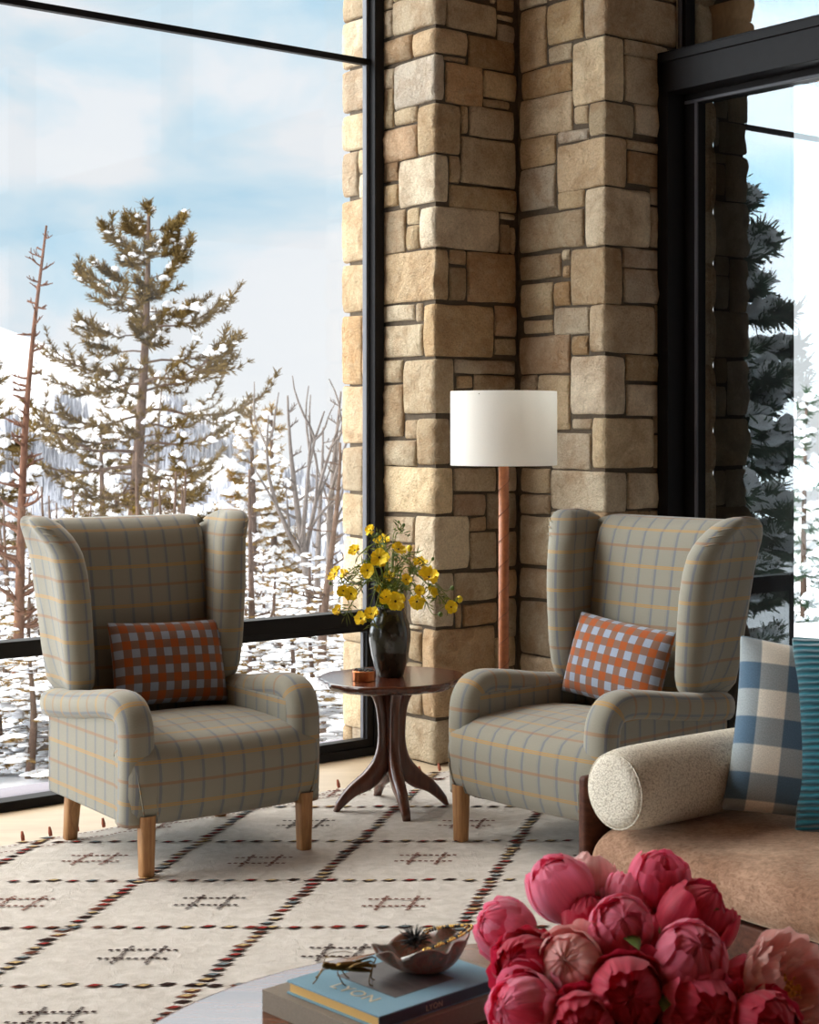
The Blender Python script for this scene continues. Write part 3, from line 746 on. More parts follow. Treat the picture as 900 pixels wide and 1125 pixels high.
# snow on the ledge outside, terrain, hills
def gz(d):                                             # height of the ground d metres out from the window
    return interp([0, .6, 1.5, 8, 16, 30, 60, 120, 200, 320], [-.25, -.3, -.6, -1.3, -2.1, -3.9, -8, -16, -24, -30], d)
def outside():
    m = MB(); P = []
    for i in range(60):
        u = -8+i*8.1/59
        P.append([uw(u, .045, -.06), uw(u, .045, .012), uw(u, .16, .014), uw(u, .29, .012+.004*noise.noise(Vector((u*2, 4, 0)))), uw(u, .31, .0), uw(u, .315, -.04), uw(u, .32, -.3)])
    m.grid(P, 'ledge_stone'); struct(m.build('ground_ledge'))
    m = MB(); P = []; ds = [.3, .8, 1.5, 3, 5, 8, 11, 14, 18, 22, 27, 33, 40, 50, 65, 85, 110, 150, 200, 260, 340]
    for d in ds:
        row = []
        for k in range(81):
            u = (-1.6+2.4*k/80)*(d*1.6+14)
            if d < 10 and u > .3: pass
            row.append(uw(u, d, gz(d)+.28*min(1, d/6)*noise.noise(Vector((u*.35, d*.35, 2)))+.02*d*noise.noise(Vector((u*.03, d*.03, 9)))))
        P.append(row)
    m.grid(P, 'snow', flip=True); struct(m.build('ground'))
    def hill(name, pts, Ynear, Yfar, zn, trees, seed, dens, smin, smax, mat):
        """pts: crest in photo pixels (x, y)"""
        m = MB(); xs = [p[0] for p in pts]; ys = [p[1] for p in pts]; rows = 26; P = []
        def surf(x, a):
            Y = Ynear+(Yfar-Ynear)*a
            zc = CAMZ-(interp(xs, ys, x)-HY)/F*Yfar
            g = a**1.25
            z = zn+(zc-zn)*g+(14*noise.noise(Vector((x*.012+seed, a*3, 1)))+5*noise.noise(Vector((x*.05+seed, a*9, 1))))*math.sin(PI*a)*(Yfar/900)
            return Vector(((x-CX)/F*Y, Y, z))
        X = [-700+20*k for k in range(90)]
        for i in range(rows+1): P.append([surf(x, i/rows) for x in X])
        P.append([surf(x, 1)+Vector((0, 120, -60)) for x in X])
        m.grid(P, 'hill_snow', flip=True); struct(m.build(name))
        t = MB(); rn = random.Random(seed); k = 0; mi = t.m(mat); mi2 = t.m('hazed_trees_dark')
        while k < trees:
            x = rn.uniform(-60, 430); a = rn.random()**.8
            p = surf(x, a)
            if noise.noise(Vector((x*.018+seed*3, a*4.5, 5))) < dens(x, a): continue
            h = rn.uniform(smin, smax); r = h*rn.uniform(.07, .16); b = len(t.v)
            for j in range(4): t.v.append((p.x+r*math.cos(j*PI/2+.4), p.y+r*math.sin(j*PI/2+.4), p.z))
            t.v.append((p.x+rn.uniform(-.2, .2), p.y, p.z+h))
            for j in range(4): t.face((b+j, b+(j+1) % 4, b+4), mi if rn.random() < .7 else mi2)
            k += 1
        o = t.build(name.replace('mountain', 'forest').replace('hill', 'treeline'), smooth=False); o['kind'] = 'stuff'
        tag(o, 'haze-paled grey bare forest covering the snowy slope of the far mountain' if 'mountain' in name else 'haze-paled grey bare woods on the lower ridge beyond the pines', 'forest')
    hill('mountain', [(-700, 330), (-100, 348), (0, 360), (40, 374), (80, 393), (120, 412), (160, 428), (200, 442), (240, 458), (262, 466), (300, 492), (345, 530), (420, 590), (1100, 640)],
         420, 900, -38, 5200, 11, lambda x, a: .62*a-.2 if a > .35 else -.05, 5, 10, 'hazed_trees')
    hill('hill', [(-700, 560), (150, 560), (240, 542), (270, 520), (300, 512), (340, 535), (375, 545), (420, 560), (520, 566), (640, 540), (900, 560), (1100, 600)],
         250, 480, -26, 1500, 23, lambda x, a: -.15, 3.5, 7, 'hazed_trees')
outside()
# ================================================================== TREES
def tuft(m, p, d, L, n, rn, mi, wide=.16):
    """a brush of needles: thin triangles fanning out along d"""
    d = d.normalized(); a = Vector((0, 0, 1)) if abs(d.z) < .8 else Vector((1, 0, 0))
    x = d.cross(a).normalized(); y = d.cross(x)
    for _ in range(n):
        t = rn.uniform(0, 2*PI); s = rn.uniform(.2, .95)
        q = (d*rn.uniform(.35, 1.0)+(x*math.cos(t)+y*math.sin(t))*s).normalized()
        o = p+d*L*rn.uniform(-.5, .25); k = L*rn.uniform(.6, 1.1)
        sd = q.cross(Vector((rn.uniform(-1, 1), rn.uniform(-1, 1), rn.uniform(-1, 1))))
        if sd.length < 1e-3: continue
        sd = sd.normalized()*L*wide
        b = len(m.v); m.v += [tuple(o-sd*.5), tuple(o+sd*.5), tuple(o+q*k+sd*.22), tuple(o+q*k-sd*.22)]
        m.face((b, b+1, b+2, b+3), mi)
def blob(m, p, r, rn, sq=.75, mi=0):
    """lump of snow"""
    b = len(m.v); n = 7; e = rn.uniform(.75, 1.25); sq *= rn.uniform(.7, 1.5); an = rn.uniform(0, 3.14); ca, sa = math.cos(an), math.sin(an)
    m.v.append((p.x, p.y, p.z+r*sq))
    for lv, (rr, zz) in enumerate(((.62, .42), (1.0, 0.0))):
        for k in range(n):
            t = 2*PI*(k+.5*lv)/n; q = r*rr*rn.uniform(.75, 1.2); x, y = q*math.cos(t)*e, q*math.sin(t)
            m.v.append((p.x+x*ca-y*sa, p.y+x*sa+y*ca, p.z+r*(zz*sq*1.6+rn.uniform(-.14, .14))))
    m.v.append((p.x, p.y, p.z-r*sq*.5))
    for k in range(n):
        k2 = (k+1) % n
        m.face((b, b+1+k, b+1+k2), mi); m.face((b+1+k, b+1+n+k, b+1+n+k2, b+1+k2), mi); m.face((b+2*n+1, b+1+n+k2, b+1+n+k), mi)
def conifer(name, label, seed, H, r0, cb, spread, nb, leaf='needles', bark='bark', snow=.5, droop=-.1, tl=.15, tn=10, profile=None, sub=4, lean=(0, 0), bare=0, group=None, blobk=.9, tip=.0, tstep=1):
    rn = random.Random(seed)
    root = thing(name, label, 'tree', group=group)
    tr = [Vector((lean[0]*t+.03*H*.2*math.sin(5*t+seed), lean[1]*t+.02*H*.2*math.cos(4*t+seed), H*t)) for t in [k/14 for k in range(15)]]
    def trunk(t):
        i = min(13, int(t*14)); f = t*14-i; return tr[i].lerp(tr[i+1], f)
    m = MB(); m.tube([p-Z*.4 if k == 0 else p for k, p in enumerate(tr)], [r0*(1-.9*k/14)+.012 for k in range(15)], bark, 8)
    m.build('trunk', root)
    br, nd, sn = MB(), MB(), MB(); br.m(bark); li = nd.m(leaf); sn.m('snow')
    profile = profile or (lambda f: (1-f)**.8*min(1, .35+f*3))
    def spray(p, d, L, depth):
        n = 5; pts = [p.copy()]; dd = d.normalized(); q = p.copy()
        for k in range(n):
            dd = (dd+Vector((rn.uniform(-.16, .16), rn.uniform(-.16, .16), rn.uniform(-.1, .1)+(droop if k < 2 else -droop*.9+tip)))).normalized()
            q = q+dd*L/n; pts.append(q.copy())
        r = max(.006, L*.014)
        br.tube(pts, [r*(1-.7*k/n) for k in range(n+1)], bark, 4, caps=False)
        if depth > 0:
            for k in range(sub):
                f = .35+.6*(k+rn.random()*.6)/sub; i = min(n-1, int(f*n)); b = pts[i].lerp(pts[i+1], f*n-i)
                sd = (pts[i+1]-pts[i]).normalized(); s = Vector((-sd.y, sd.x, 0))*rn.choice((-1, 1))
                spray(b, sd*.75+s*rn.uniform(.5, 1.1)+Z*rn.uniform(-.1, .35), L*rn.uniform(.25, .5), depth-1)
        for k in range(2 if depth else 1, n+1, tstep):
            tuft(nd, pts[k], pts[k]-pts[k-1]+Z*rn.uniform(0, L*.1), tl*rn.uniform(.7, 1.2), tn, rn, li)
            if rn.random() < snow: blob(sn, pts[k]+Z*tl*.25, tl*blobk*rn.uniform(.6, 1.2), rn)
    for k in range(nb):
        f = ((k+rn.random())/nb); t = cb+(1-cb)*f
        L = spread*profile(f)*rn.uniform(.65, 1.15)
        az = k*2.4+rn.uniform(-.5, .5); up = rn.uniform(-.15, .25)+.5*f
        spray(trunk(min(t, .985)), Vector((math.cos(az), math.sin(az), up)), max(L, .1), 1 if L > .35 else 0)
    for k in range(3): tuft(nd, tr[-1]+Z*tl*.4*(k-1), Z, tl, tn, rn, li)
    for k in range(bare):                                  # dead twigs under the crown
        t = rn.uniform(.25, cb+.05); az = rn.uniform(0, 2*PI); p = trunk(t)
        d = Vector((math.cos(az), math.sin(az), rn.uniform(-.3, .2))); L = rn.uniform(.25, .8)*spread*.5
        br.tube([p, p+d*L*.5, p+d*L+Z*rn.uniform(-.15, .1)], [.012, .008, .004], bark, 4, caps=False)
    if br.f: br.build('branches', root)['kind'] = 'stuff'
    if nd.f: nd.build('needles', root, smooth=False)['kind'] = 'stuff'
    if sn.f: sn.build('snow', root)['kind'] = 'stuff'
    return root
def bare_tree(name, label, seed, H, r0, bark='grey_bark', n=22, lean=(0, 0), group=None, spread=.28, start=.3, fork=0, snow=.25):
    rn = random.Random(seed); root = thing(name, label, 'tree', group=group)
    tr = [Vector((lean[0]*t+.02*H*math.sin(4*t+seed)*t, lean[1]*t, H*t)) for t in [k/12 for k in range(13)]]
    m = MB(); m.tube([p-Z*.4 if k == 0 else p for k, p in enumerate(tr)], [r0*(1-.92*k/12)+.006 for k in range(13)], bark, 8)
    m.build('trunk', root)
    b = MB(); sn = MB(); sn.m('snow')
    def limb(p, d, L, r, depth):
        pts = [p]; q = p; d = d.normalized()
        for k in range(5):
            d = (d+Vector((rn.uniform(-.22, .22), rn.uniform(-.22, .22), rn.uniform(-.08, .2)))).normalized(); q = q+d*L/5; pts.append(q)
        b.tube(pts, [r*(1-.8*k/5)+.003 for k in range(6)], bark, 4, caps=False)
        if rn.random() < snow: blob(sn, pts[2]+Z*.03, .07, rn)
        if depth:
            for k in range(4):
                i = rn.randint(1, 4); limb(pts[i], d+Vector((rn.uniform(-.9, .9), rn.uniform(-.9, .9), rn.uniform(-.1, .5))), L*rn.uniform(.3, .6), r*.5, depth-1)
    for k in range(n):
        t = start+(1-start)*(k+rn.random())/n*.97; i = min(11, int(t*12)); p = tr[i].lerp(tr[i+1], t*12-i)
        az = rn.uniform(0, 2*PI); L = H*spread*(1.05-t)*rn.uniform(.5, 1.2)
        limb(p, Vector((math.cos(az), math.sin(az), .5 if fork else rn.uniform(-.2, .4))), max(L, .15), r0*(1-t)*.5+.004, 1)
    for k in range(fork):
        az = 2*PI*k/fork+1; limb(tr[5], Vector((math.cos(az)*.35, math.sin(az)*.35, 1)), H*.55, r0*.5, 1)
    b.build('branches', root)['kind'] = 'stuff'
    if sn.f: sn.build('snow', root)['kind'] = 'stuff'
    return root
def dist(p): return (Vector((p.x, p.y, 0))-P0).dot(W)
def plant(root, px, Y, dz=0.0):
    X = (px-CX)/F*Y; p = Vector((X, Y, 0)); root.location = (X, Y, gz(dist(p))+dz); return root
def height(px, py, Y):                                   # tree height so that its tip stands at row py
    p = Vector(((px-CX)/F*Y, Y, 0)); return CAMZ-(py-HY)/F*Y-gz(dist(p))
def trees():
    Y = 26; H = height(158, 226, Y)
    def prof(f): return interp([0, .1, .25, .42, .55, .7, .85, 1], [.7, 1.05, .95, .8, .62, .5, .34, .12], f)
    plant(conifer('pine_tree', 'tall pine with bronze needle tufts rising above the left armchair', 4, H, .13, .36, 2.05, 46, 'needles', 'bark', .10, -.16, .125, 17, prof, 8, (.28, 0), 26, tip=.12, blobk=.7), 143, Y)
    Y = 16; plant(bare_tree('dead_tree', 'thin leaning red-barked dead trunk left of the left armchair', 3, height(45, 246, Y), .056, 'red_bark', 54, (.24, 0), spread=.09, start=.15, snow=0), 17, Y)
    Y = 22; plant(conifer('pine_tree', 'dark pine cut off by the left edge of the photo', 9, height(-4, 380, Y), .1, .12, 1.1, 40, 'needles', 'bark', .22, -.15, .13, 13, None, 6, blobk=.8), -12, Y)
    Y = 34; plant(conifer('pine_tree', 'low bushy snow-dusted pine behind the tall pine trunk', 12, height(112, 462, Y), .11, .12, 1.7, 38, 'needles', 'bark', .25, -.1, .16, 13, None, 6, blobk=.8), 112, Y)
    Y = 33; plant(bare_tree('dead_tree', 'slim bare trunk just right of the tall pine', 15, height(170, 420, Y), .09, 'grey_bark', 24, (.1, 0), spread=.09, start=.3, snow=0), 172, Y)
    Y = 30; plant(conifer('pine_tree', 'small rounded pine to the right of the tall pine trunk', 16, height(196, 500, Y), .07, .2, 1.0, 26, 'needles', 'bark', .25, -.1, .15, 12, None, 5, blobk=.8), 196, Y)
    def slim(f): return interp([0, .5, 1], [1, .8, .15], f)
    Y = 29; plant(conifer('fir_tree', 'slender snowy fir with pointed top, taller of a close pair', 18, height(277, 446, Y), .08, .14, .75, 46, 'dry_needles', 'bark', .4, -.1, .12, 12, slim, 5, blobk=.8), 277, Y)
    Y = 30; plant(conifer('fir_tree', 'slender snowy fir close behind the right side of its pair', 19, height(299, 449, Y), .08, .14, .75, 44, 'dry_needles', 'bark', .4, -.1, .12, 12, slim, 5, blobk=.8), 300, Y)
    Y = 19; plant(bare_tree('bare_tree', 'bare forked grey tree left of two others by the stone edge', 21, height(326, 436, Y), .06, 'grey_bark', 12, (-.35, 0), spread=.2, start=.45, fork=3, snow=0), 350, Y)
    Y = 20; plant(bare_tree('bare_tree', 'bare grey tree with thin upright limbs close to the stone edge', 22, height(362, 430, Y), .06, 'grey_bark', 14, (.1, 0), spread=.18, start=.4, fork=2, snow=0), 361, Y)
    Y = 21; plant(bare_tree('bare_tree', 'slim bare trunk standing between two bare grey trees', 23, height(345, 470, Y), .05, 'grey_bark', 12, (.0, 0), spread=.12, start=.4, snow=0), 350, Y)
    # spruce on the left of the house: the doors on the right mirror it
    sp = conifer('spruce_tree', 'snow-laden spruce mirrored in the glass door on the right', 31, 5.6, .1, .04, 1.35, 90, 'spruce_needles', 'bark', .4, -.14, .17, 22, None, 7, blobk=.85)
    p = Vector((-8.4, 7.3, 0)); sp.location = (p.x, p.y, gz(dist(p)))
    p = Vector((-11.5, 8.6, 0)); s2 = copy_thing(sp, (p.x, p.y, gz(dist(p))-.4), 2.0, (1.1, 1.1, 1.05), 'second snowy spruce mirrored faintly in the door glass'); 
    # beyond the terrace
    def thin(f): return interp([0, .5, 1], [1, .7, .12], f)
    t = conifer('spruce_tree', 'thin snowy spruce outside the door glass at the right edge', 33, 8.2, .09, .08, .95, 80, 'spruce_needles', 'bark', .5, -.2, .13, 12, thin, 5, blobk=.8)
    Y = 26; X = (886-CX)/F*Y; t.location = (X, Y, CAMZ+35/1800*Y-8.2)
    t2 = copy_thing(t, ((930-CX)/F*34, 34, -5.2), 1.3, (1.2, 1.2, .8), 'broader snowy spruce farther off outside the door glass')
    # snowy thicket under the window line
    G = 'snow-laden young firs of the thicket'
    LB = 'snow-laden young fir of the dense thicket beyond the left window'
    def bush(f): return interp([0, .3, 1], [.9, 1, .2], f)
    protos = [conifer('young_fir', LB, 41+k, 3.0+.35*k, .035, .05, .62+.06*k, 32, 'dry_needles', 'bark', .5, -.05, .08, 12, bush, 6, group=G, blobk=.95) for k in range(4)]
    rn = random.Random(77); spots = []
    for row, (Y0, n, top0, top1) in enumerate(((11, 12, 690, 800), (14.5, 14, 640, 730), (18, 15, 610, 680), (23, 16, 590, 640))):
        for k in range(n):
            px = -30+440*(k+rn.uniform(.1, .9))/n; Y = Y0*rn.uniform(.93, 1.07)
            if px > 368 and Y < 12: continue
            spots.append((px, Y, rn.uniform(top0, top1)))
    used = [0]*4
    for px, Y, top in spots:
        h = max(.8, height(px, top, Y)); k = rn.randint(0, 3); pr = protos[k]
        s = h/(3.0+.35*k); loc = ((px-CX)/F*Y, Y, gz(dist(Vector(((px-CX)/F*Y, Y, 0))))); rz = rn.uniform(0, 6.28); sc = (max(.7, s*1.05), max(.7, s*1.05), s)
        if not used[k]: pr.location = loc; pr.rotation_euler = (0, 0, rz); pr.scale = sc
        else: copy_thing(pr, loc, rz, sc)
        used[k] += 1
    G2 = 'thin grey trunks standing in the thicket'
    LB2 = 'thin grey trunk rising out of the snowy thicket beyond the left window'
    bt = bare_tree('bare_sapling', LB2, 61, 4.5, .04, 'bark', 16, (.1, 0), G2, .16, .15, 0, 0)
    first = True
    for k in range(16):
        px = rn.uniform(0, 372); Y = rn.uniform(12.5, 22); X = (px-CX)/F*Y
        s = max(.5, height(px, rn.uniform(560, 620), Y)/4.5); loc = (X, Y, gz(dist(Vector((X, Y, 0))))); rz = rn.uniform(0, 6.28)
        if first: bt.location = loc; bt.rotation_euler = (0, 0, rz); bt.scale = (s, s, s); first = False
        else: copy_thing(bt, loc, rz, (1, 1, s))
    m = MB(); a = at(4, 862, 11.0); c = at(44, 828, 11.6)
    m.tube([a-(c-a)*.6, a.lerp(c, .5), c, c+(c-a)*.1], [.12, .13, .12, .1], 'grey_bark', 10)
    tr = m.build('fallen_log'); tag(tr, 'snow-topped fallen log outside the window at lower left', 'log')
    m = MB(); P = []
    for k in range(9):
        p = (a-(c-a)*.6).lerp(c, k/8); P.append([p+Vector((-.1, 0, .07)), p+Vector((-.05, 0, .15)), p+Vector((.04, 0, .155)), p+Vector((.1, 0, .06))])
    m.grid(P, 'snow'); m.build('snow', tr)
trees()
for o_ in list(COL.objects):
    if o_.get('category') == 'tree' and not o_.get('group'): o_['group'] = 'snowy trees outside the windows'
# ================================================================== RUG
RT = .012
def rug():
    r = MB(); u0, u1, w0, w1 = -5.2, .42, -5.0, -.49
    n, k = 150, 150; P = []
    for i in range(n+1):
        row = []
        for j in range(k+1):
            u = u0+(u1-u0)*i/n; w = w0+(w1-w0)*j/k
            e = min(u-u0, u1-u, w-w0, w1-w)
            row.append(uw(u, w, (RT if e > .001 else .0005)+.0016*noise.noise(Vector((u*9, w*9, 0)))*(e > .05)))
        P.append(row)
    r.grid(P, 'rug_wool')
    rn = random.Random(5)
    def inside(p, mg=.03):
        d = p-P0; return u0+mg < d.dot(U) < u1-mg and w0+mg < d.dot(W) < w1-mg
    HD = Vector((1, .008, 0)).normalized(); DD = Vector((.25, 1, 0)).normalized()
    def para(p, a, b, mat, z):
        q = len(r.v); mi = r.m(mat)
        for s, t in ((-1, 0), (0, -1), (1, 0), (0, 1)): pass
        pts = [p-a-b*.55, p+a*.45-b, p+a+b*.55, p-a*.45+b]
        for x in pts: r.v.append((x.x, x.y, z))
        r.face((q, q+1, q+2, q+3), mi)
    colr = ['rug_red', 'rug_tan', 'rug_blue', 'rug_red', 'rug_tan', 'rug_dark', 'rug_brown']
    def loz(p, big, dark=.5):
        if not inside(p): return
        s = rn.uniform(.85, 1.15)*big
        para(p, HD*.021*s, DD*.0135*s+HD*.004, 'rug_dark' if rn.random() < .8 else 'rug_brown', RT+.0028)
        para(p+HD*.001, HD*.013*s, DD*.0075*s+HD*.002, rn.choice(colr), RT+.0042)
    for k in range(-2, 8):
        y0 = 5.47-.468*k+(.03 if k < 0 else 0); x = -3.2
        while x < 2.5:
            loz(Vector((x, y0+.008*x+rn.uniform(-.006, .006), 0)), 1.0); x += rn.uniform(.056, .066)
    for k in range(-4, 5):
        x0 = -.29+.535*k; y = 2.2
        while y < 7.4:
            sl = .25-.012*k
            loz(Vector((x0+(y-4.98)*sl+rn.uniform(-.006, .006), y, 0)), 1.08); y += rn.uniform(.036, .042)
    def dash(a, b, mat='rug_dark', step=.016, wd=.006):
        L = (b-a).length; d = (b-a).normalized(); s = Vector((-d.y, d.x, 0)); t = 0
        while t < L:
            p = a+d*t+s*rn.uniform(-.003, .003)
            if inside(p): para(p, d*step*.42, s*wd, mat, RT+.003)
            t += step
    for i in range(-2, 7):
        for j in range(-4, 5):
            yc = 5.235-.468*i; xc = -.55+.535*j+(yc-4.98)*.25+.02
            c = Vector((xc+rn.uniform(-.02, .02), yc+rn.uniform(-.02, .02), 0))
            mt = rn.choice(('rug_dark', 'rug_dark', 'rug_brown'))
            for s in (-.045, .045): dash(c+HD*s-DD*.075, c+HD*s+DD*.075, mt, .010, .0075)
            for s in (-.036, .036): dash(c-HD*.09+DD*s, c+HD*.09+DD*s, mt, .019, .0065)
    for off, st in ((.055, .02), (.125, .018)):
        u = u0
        while u < u1:
            p = uw(u, w1-off+.006*math.sin(u*60)); para(p, U*.007, W*.004, 'rug_brown', RT+.003); u += st
    o = r.build('rug'); tag(o, 'cream shaggy rug with lozenge lattice under the two armchairs', 'rug')
    u = u0+.05+.1*26
    while u < u1:
        f = MB()
        p = uw(u, w1-.012, RT); f.tube([p, p+Z*.012+W*.004, p+Z*.03+W*.01], [.006, .007, .004], 'tassel_red', 6); u += .1; f.build('tassel', o)
rug()

# ================================================================== ARMCHAIRS
def closed_loft(m, rings, mat, uoff=0.0, voff=0.0, capA=True, capB=True, anchor=None):
    """rings of equal count, each closed; u runs along the ring, v along the loft"""
    n = len(rings[0]); V = [0.0]
    for k in range(1, len(rings)):
        V.append(V[-1]+sum((rings[k][j]-rings[k-1][j]).length for j in range(n))/n)
    uvs = []
    for k, R in enumerate(rings):
        L = [0.0]
        for j in range(n): L.append(L[-1]+(R[(j+1) % n]-R[j]).length)
        a0 = L[anchor] if anchor is not None else 0.0
        uvs.append([(x+uoff-a0, V[k]+voff) for x in L])
    b = len(m.v); m.grid(rings, mat, cv=True, uv=uvs); mi = m.m(mat)
    for on, k, rev in ((capA, 0, True), (capB, len(rings)-1, False)):
        if not on: continue
        c = sum((p for p in rings[k]), Vector())/n; ci = len(m.v); m.v.append(tuple(c))
        for j in range(n):
            q = [b+k*n+j, b+k*n+(j+1) % n, ci]
            p = [rings[k][j], rings[k][(j+1) % n], c]
            w = [(x.x+uoff, x.z+voff) for x in p]
            if rev: q.reverse(); w.reverse()
            m.face(q, mi, w)
def uv_by(m, fn):
    """recompute UVs from positions and face normals"""
    for k, f in enumerate(m.f):
        p = [Vector(m.v[i]) for i in f]; n = (p[1]-p[0]).cross(p[2]-p[0])
        m.uv[k] = [fn(q, n) for q in p]
SEAT_T = .415
def make_chair(name, label, loc, rz):
    t = thing(name, label, 'armchair', loc, rz, 'pair of plaid wingback armchairs'); M = 'plaid_wool'
    # seat: block with domed top and tucked front corners
    m = MB(); rings = []
    def prof(x):
        s = abs(x); d = 0.0
        if s > .30: q = min(1, (s-.30)/.052); d = .05*(1-math.sqrt(max(0, 1-q*q)))
        yb = .60 if s < .27 else .10+(.0 if s < .3 else -.02)
        dome = .024*(1-(s/.36)**2)
        pts = [(yb, .16), (.3*yb+.02, .155), (.012+d, .152), (-.018+d, .165+d*.2), (-.036+d, .205), (-.044+d, .26), (-.044+d, .315), (-.036+d, .358-d*.4), (-.018+d, .388-d*.7), (.012+d*.8, .406-d), (.05+d*.3, .414-d)]
        if yb > .3: pts += [(.14, .416+dome*.6), (.26, .416+dome), (.4, .412+dome*.8), (.52, .40+dome*.4), (yb, .39)]
        else: pts += [(.06+.01*k, .414-d) for k in range(1, 4)]+[(yb-.002, .41-d), (yb, .40-d)]
        return pts
    xs = [-.352, -.35, -.344, -.335, -.32, -.30]+[-.27+.0+.54*k/14 for k in range(0, 15)]+[.30, .32, .335, .344, .35, .352]
    P, UVs = [], []; up = 0; prev = None
    for x in xs:
        pr = prof(x); row = []; uvr = []; L = 0
        dz = .004*math.sin(x*40)
        for k, (y, z) in enumerate(pr):
            y2 = y+.022*(abs(x)/.35)**2 if y < .05 else y          # rounded plan of the front
            p = Vector((x, y2, z)); 
            if row: L += (Vector((0, p.y, p.z))-Vector((0, row[-1].y, row[-1].z))).length
            row.append(p); uvr.append((0, L))
        off = .28 if False else uvr[6][1]
        P.append(row); UVs.append([(x, l-off+.028) for (_, l) in uvr])
    m.grid(P, M, uv=UVs, flip=True)
    for k in (0, -1):
        b = len(m.v); m.v += [tuple(p) for p in P[k]]; q = list(range(b, b+len(P[k])))
        m.face(q if k == 0 else q[::-1], m.m(M), [(P[k][i].y, P[k][i].z) for i in (range(len(q)) if k == 0 else range(len(q)-1, -1, -1))])
    m.build('seat', t)
    # tucked pleats at the two front corners
    for s in (-1, 1):
        m = MB()
        for j, (x1, z1) in enumerate(((.325, .335), (.268, .33))):
            a = Vector((s*x1, -.033+.02*(x1/.35)**2, z1)); c = Vector((s*(x1-.03+.012*j), -.012, .166))
            mid = a.lerp(c, .5)+Vector((s*.004, -.012, 0))
            m.tube(smoothpath([a, mid, c], 4), [.0005, .0012, .002, .0025, .003, .003, .003, .003, .002], M, 6); m.build('pleat', t); m = MB()
    # backrest: reclined cushion that rolls over at the top
    prf = [(.60, .16), (.585, .30), (.575, .40), (.585, .50), (.598, .60), (.612, .70), (.628, .80), (.645, .90), (.662, .97), (.678, 1.015), (.697, 1.047), (.725, 1.065), (.757, 1.069), (.785, 1.055), (.80, 1.03), (.798, 1.0), (.78, .90), (.755, .70), (.735, .50), (.715, .30), (.70, .16)]
    m = MB(); xs = [-.295, -.292, -.282, -.26, -.235]+[-.21+.42*k/10 for k in range(11)]+[.235, .26, .282, .292, .295]
    P, UVs = [], []
    for x in xs:
        s = abs(x); q = max(0, (s-.235)/.06); d = .06*(1-math.sqrt(max(0, 1-q*q)))
        row, uvr, L = [], [], 0
        for (y, z) in prf:
            f = sstep(.35, 1.0, z); xx = x*(.92+.08*f)
            bulge = -.018*(1-(s/.30)**2) if y < .69 and z > .35 else 0
            cy, cz = .70, .72
            front = y < .70 and z < 1.05
            yy = y+bulge+(d if front else -d*.4*(z > .3)); zz = z-(d*.35 if z > 1.03 else 0)
            p = Vector((xx, yy, zz))
            if row: L += (p-row[-1]).length
            row.append(p); uvr.append((xx, L))
        P.append(row); UVs.append(uvr)
    m.grid(P, M, uv=UVs, flip=False)
    for k in (0, -1):
        b = len(m.v); m.v += [tuple(p) for p in P[k]]; q = list(range(b, b+len(P[k])))
        m.face(q[::-1] if k == 0 else q, m.m(M))
    m.build('backrest', t)
    for s in (-1, 1):
        # wing: thick front roll, thin towards the back, curling outwards at the top
        st = [  # z, front centre (x,y,r), rear centre (x,y,r)
            (.487, .268, .535, .016, .27, .70, .012), (.497, .270, .525, .034, .275, .70, .018), (.52, .273, .515, .045, .285, .71, .022), (.56, .277, .508, .050, .29, .715, .024),
            (.64, .284, .506, .052, .295, .73, .026), (.73, .290, .508, .053, .30, .745, .026), (.82, .296, .512, .054, .305, .76, .027), (.90, .303, .522, .054, .31, .775, .027), (.96, .312, .536, .053, .318, .785, .027),
            (.99, .322, .552, .054, .326, .785, .030), (1.018, .336, .570, .055, .336, .772, .034), (1.040, .350, .586, .054, .348, .752, .037), (1.058, .362, .600, .050, .360, .73, .037), (1.072, .371, .612, .042, .370, .71, .033), (1.081, .376, .622, .030, .376, .695, .024), (1.086, .378, .63, .012, .378, .68, .010)]
        rings = []
        for (z, fx, fy, fr, rx, ry, rr) in st:
            ring = []; fc = Vector((s*fx, fy, z)); rc = Vector((s*rx, ry, z))
            for k in range(15): a = PI*.5+PI*k/14; ring.append(rc+Vector((-math.cos(a)*rr*0, 0, 0)) if False else fc+Vector((s*fr*math.cos(a-PI*.5+0)*1.0, -fr*math.sin(a-PI*.5), 0)))
            # ring so far: outer side -> front -> inner side ; now the inner face back to the rear, rear, outer face forward
            iw = fc+Vector((-s*fr, 0, 0)); ow = fc+Vector((s*fr, 0, 0)); ri = rc+Vector((-s*rr, 0, 0)); ro = rc+Vector((s*rr, 0, 0))
            for k in range(1, 5): q = iw.lerp(ri, k/5); q.x -= s*.006*math.sin(PI*k/5)*-1; ring.append(q)
            for k in range(5): a = PI*k/4; ring.append(rc+Vector((-s*rr*math.cos(a), rr*math.sin(a), 0)))
            for k in range(1, 5): q = ro.lerp(ow, k/5); q.x -= s*.012*math.sin(PI*k/5); ring.append(q)
            rings.append(ring)
        if s > 0: rings = [[r[0]]+r[:0:-1] for r in rings]
        m = MB(); closed_loft(m, rings, M, .02, .0, anchor=(7 if s < 0 else len(rings[0])-7))
        w = m.build('wing', t)
        g = MB()                                            # gathered folds over the scroll
        for j, z in enumerate((.99, 1.018, 1.04)):
            i = min(range(len(st)), key=lambda q: abs(st[q][0]-z)); z_, fx, fy, fr = st[i][:4]
            pts = [Vector((s*(fx+fr*1.0*math.cos(a)), fy-fr*1.0*math.sin(a), z_+.012*math.cos(a))) for a in [PI*(-.05+.5*q/6) for q in range(7)]]
            g.tube(pts, [.001, .003, .0035, .0035, .003, .002, .0008], M, 6)
        g.build('fold', w)
        # arm: outer panel with a padded roll running forward and down the front
        xo, xi = .344, .255
